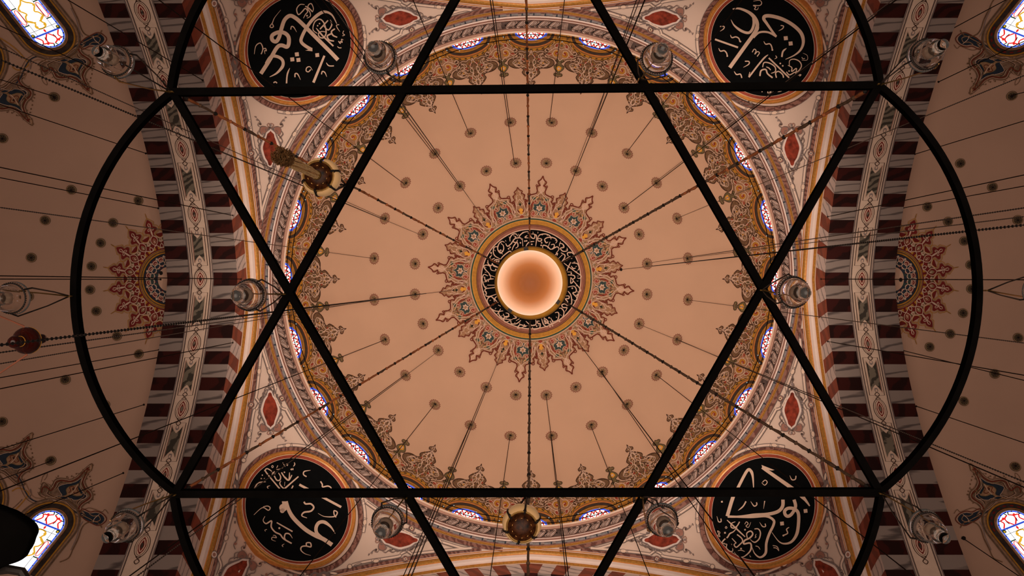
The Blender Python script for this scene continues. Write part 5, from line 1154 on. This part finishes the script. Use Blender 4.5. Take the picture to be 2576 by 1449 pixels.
# ------------------------------------------------------------------ dark out of focus fitting in the lower left corner
Hd = 2.2
c = P3(30, 1352, Hd); root = empty('black_fitting', c); tag(root, 'black rounded fitting covering part of the stained glass in the lower left corner', 'fixture')
out = [(-60,1262),(-20,1266),(10,1276),(30,1284),(52,1298),(72,1312),(84,1326),(87,1342),(80,1360),(74,1378),(64,1392),(58,1404),(40,1414),(10,1424),(-20,1440),(-60,1450)]
G = Geo(); q = crom(out, 4, True); n = len(q); cc = np.mean(np.array(q), 0); v_, f_ = [], []
lay = [(.92, 0.0), (.98, .008), (1.0, .018), (.98, .032), (.9, .042)]; out = [(x - 8, y + 6) for x, y in out]; q = crom(out, 4, True)
for (s_, dz) in lay:
    for p in q: pp = P3(cc[0] + (p[0] - cc[0]) * s_, cc[1] + (p[1] - cc[1]) * s_, Hd) - c; v_.append((pp.x, pp.y, dz))
for i in range(len(lay) - 1):
    for k in range(n): f_.append((i * n + k, i * n + (k + 1) % n, (i + 1) * n + (k + 1) % n, (i + 1) * n + k))
f_.append(tuple(range(n))[::-1]); f_.append(tuple((len(lay) - 1) * n + k for k in range(n)))
G.add(v_, f_, 'black_metal'); G.build('housing', root, True)
G = Geo(); b0 = P3(20, 1432, Hd + .05) - c; G.tube([b0 + Vector((-.2, .02, 0)), b0, b0 + Vector((.035, .006, 0)), b0 + Vector((.05, .03, .0))], .012, 'iron', 8); G.build('bracket', root)

# ------------------------------------------------------------------ rings of wire with little bulbs round the drum
for j, (pxr, H, nb, ph) in enumerate(((615.5, 20.42, 52, 0), (604.5, 20.62, 60, .02))):
    root = empty('bulb_wire', (0, 0, H)); tag(root, ('outer' if j == 0 else 'inner') + ' black ring of wire with tiny glass bulbs in front of the dome windows', 'string light', 'rings of bulbs round the dome')
    G = Geo(); R = pxr * H / F; G.tube([(R * math.cos(2 * PI * k / 144), R * math.sin(2 * PI * k / 144), .01 * math.sin(k * 1.3)) for k in range(144)], .0095, 'black_metal', 6, closed=True)
    G.build('wire', root)
    b0 = None
    for k in range(nb):
        a = 2 * PI * k / nb + ph + .01 * math.sin(k * 3.7)
        if b0 is None: G = Geo(); G.lathe([(.001, -.040), (.011, -.034), (.014, -.020), (.009, -.008), (.006, .0)], (0, 0, 0), 'bulb', 8); b0 = b = G.build('bulb', root, True)
        else: b = b0.copy(); col.objects.link(b); b.parent = root
        b.location = ((R - .03) * math.cos(a), (R - .03) * math.sin(a), 0)

# ------------------------------------------------------------------ cables and beaded chains hanging from the vaults
# (hook u, v, far end u, v, beads: 0 plain wire, 1 small beads, 2 large beads, where the hook sits)
CB = [(1294,411,1233,0,0,'i'),(1283,307,1239,0,0,'o'),(1383,303,1420,0,0,'o'),(1179,333,1039,0,0,'o'),
 (1217,550,826,0,1,'s'),(1156,470,812,0,0,'i'),(1090,387,790,0,0,'o'),(1016,462,400,0,0,'o'),
 (963,548,0,119,1,'o'),(1061,592,0,150,2,'i'),(937,650,0,522,1,'o'),
 (1140,730,0,868,2,'s'),(1042,742,0,887,1,'i'),(937,755,0,915,1,'o'),
 (606,702,0,694,0,'f'),(404,703,0,702,0,'e'),(963,857,0,1235,0,'o'),(1102,884,345,1449,1,'i'),(1016,945,326,1449,0,'o'),
 (1090,1022,755,1449,0,'o'),(1262,885,1035,1449,1,'s'),(1221,978,1026,1449,0,'i'),(1180,1075,1015,1449,0,'o'),
 (1282,1103,1233,1449,0,'o'),(1374,997,1430,1449,0,'i'),(1386,1102,1424,1449,0,'o'),(1488,1075,1634,1449,0,'o'),
 (1452,858,1898,1449,0,'s'),(1514,937,1865,1449,0,'i'),(1656,947,2298,1449,0,'o'),
 (1610,817,2576,1212,1,'i'),(1708,856,2576,1226,0,'o'),(1734,755,2576,863,1,'o'),
 (1628,662,2576,523,1,'i'),(1734,648,2576,545,1,'o'),(1563,678,2576,566,2,'s'),
 (1708,547,2576,190,1,'o'),(1652,455,2245,0,1,'o'),(1570,522,2254,0,0,'i'),(1578,382,1866,0,0,'o'),
 (1487,330,1601,0,0,'o'),(1445,428,1609,0,1,'i'),(1412,522,1622,0,0,'s'),
 (510,202,171,0,0,'f'),(309,207,0,65,0,'e'),(367,386,0,263,0,'e'),(137,243,0,200,0,'h'),
 (585,542,0,421,0,'f'),(398,524,0,447,0,'e'),(585,862,0,978,0,'f'),(400,880,0,950,0,'e'),(362,1018,0,1130,0,'e'),(128,1160,0,1207,0,'h'),(310,1190,120,1270,0,'e'),
 (2066,702,2576,704,0,'f'),(2083,545,2576,440,0,'f'),(2272,523,2576,468,0,'e'),(2301,388,2576,304,0,'e'),(2361,206,2576,104,0,'e'),(2372,85,2530,0,0,'e'),
 (2083,859,2576,944,0,'f'),(2272,882,2576,957,0,'e'),(2305,1022,2576,1114,0,'e'),(2424,1355,2563,1449,0,'h'),(2545,240,2576,232,0,'h')]
def hookpoint(u, v, k):
    if k in 'iso': return Vector(S_dome(np.array([float(u)]), np.array([float(v)]))[0])
    if k == 'h': return Vector(S_semi(np.array([float(u)]), np.array([float(v)]))[0])
    dx = abs(u - UC); t = (v - VC)              # on the striped arch
    x = 6.26 if k == 'f' else AB
    lo, hi = 10.0, 19.5
    z = x * F / dx
    return P3(u, v, z)
used = {}
KIND = {0: ('plain cable', 'hanging_cable', 'cable'), 1: ('small beaded chain', 'beaded_chain', 'chain'), 2: ('large beaded chain', 'beaded_chain', 'chain')}
WH = {'i': 'inner ring of dome rosettes', 'o': 'outer ring of dome rosettes', 's': 'crown sunburst', 'f': 'striped arch\'s front edge', 'e': 'striped arch\'s back edge', 'h': 'half dome rosette'}
GR = {0: 'plain cables hanging from the vaults', 1: 'small beaded chains hanging from the vaults', 2: 'large beaded chains hanging from the vaults'}
for (u, v, eu, ev, bd, k) in CB:
    a = hookpoint(u, v, k); ra = math.hypot(a.x, a.y)
    # continue a little past the frame so that the end is not seen
    ux, uy = eu - u, ev - v; L = math.hypot(ux, uy); re0 = math.hypot(eu - UC, ev - VC)
    t_ = 60.0
    while ra * F / math.hypot(eu + ux / L * t_ - UC, ev + uy / L * t_ - VC) > 4.0 and t_ < 6000: t_ += 40      # they hang down to lamps out of view
    eu2, ev2 = eu + ux / L * t_, ev + uy / L * t_
    re = math.hypot(eu2 - UC, ev2 - VC); H = ra * F / re; b_ = P3(eu2, ev2, H)
    G = Geo(); n = 24; hk = .05 if k in 'isoh' else .022
    rad = [(.0085 - .003 * t / n) if bd == 0 else (.0075 - .004 * t / n) for t in range(n + 1)]
    G.tube([a.lerp(b_, t / n) for t in range(n + 1)], rad, 'cable' if bd == 0 else 'bead', 5)
    G.add([tuple(a + Vector((hk * math.cos(q * PI / 4), hk * math.sin(q * PI / 4), -.0))) for q in range(8)] + [tuple(a + Vector((0, 0, -.05)))], [(q, (q + 1) % 8, 8) for q in range(8)], 'hook_dark')
    if bd:
        sp = .034 if bd == 1 else .040; br = .0068 if bd == 1 else .0090; tot = (b_ - a).length; t = tot * .30; D = (b_ - a) / tot
        px_ = Vector((1, 0, 0)); py = D.cross(px_).normalized(); px_ = py.cross(D).normalized()
        while t < tot:
            c = a + D * t; h = br * (1.0 if bd == 1 else 1.1)
            ring = [c + (px_ * math.cos(q * PI / 3) + py * math.sin(q * PI / 3)) * br for q in range(6)]
            G.add([c - D * h] + ring + [c + D * h], [(0, (q + 1) % 6 + 1, q + 1) for q in range(6)] + [(7, q + 1, (q + 1) % 6 + 1) for q in range(6)], 'bead')
            t += sp
    o = G.build(KIND[bd][1])
    hr = (math.degrees(math.atan2(u - UC, -(v - VC))) % 360) / 30
    hh = (round((hr - .25) * 2) / 2 if k in 'io' else round(hr * 2) / 2) % 12; hh = 12 if hh == 0 else hh
    NW = ['twelve', 'one', 'two', 'three', 'four', 'five', 'six', 'seven', 'eight', 'nine', 'ten', 'eleven', 'twelve']
    cl = ('just after ' if k in 'io' else '') + ('' if hh == int(hh) else 'half past ') + NW[int(hh) % 12] + (" o'clock" if hh == int(hh) else '')
    if k in 'hfe':
        sd = 'left' if u < UC else 'right'; q = (v - 202) / 1000
        pos = 'high up' if v < 250 else 'above the middle' if v < 620 else 'at the middle' if v < 800 else 'below the middle' if v < 1060 else 'low down'
        if k == 'e' and 250 < v < 620: pos += ', the upper one' if v < 450 else ', the lower one'
        if k == 'e' and v > 1060: pos = 'near the lower lamp'
        if k == 'e' and 800 < v < 1060: pos += ', the nearer one' if v < 950 else ', the farther one'
        if k == 'e' and v < 100: pos = 'at the very top'
        if k == 'h' and sd == 'left': pos = 'high up' if v < 700 else 'low down'
        lab = '%s from the %s %s, %s' % (KIND[bd][0], sd, WH[k], pos)
    else: lab = '%s from the %s at %s' % (KIND[bd][0], WH[k], cl)
    tag(o, lab, KIND[bd][2], GR[bd])
    if lab in used: print('DUP LABEL', lab)
    used[lab] = 1
bpy.context.view_layer.update()
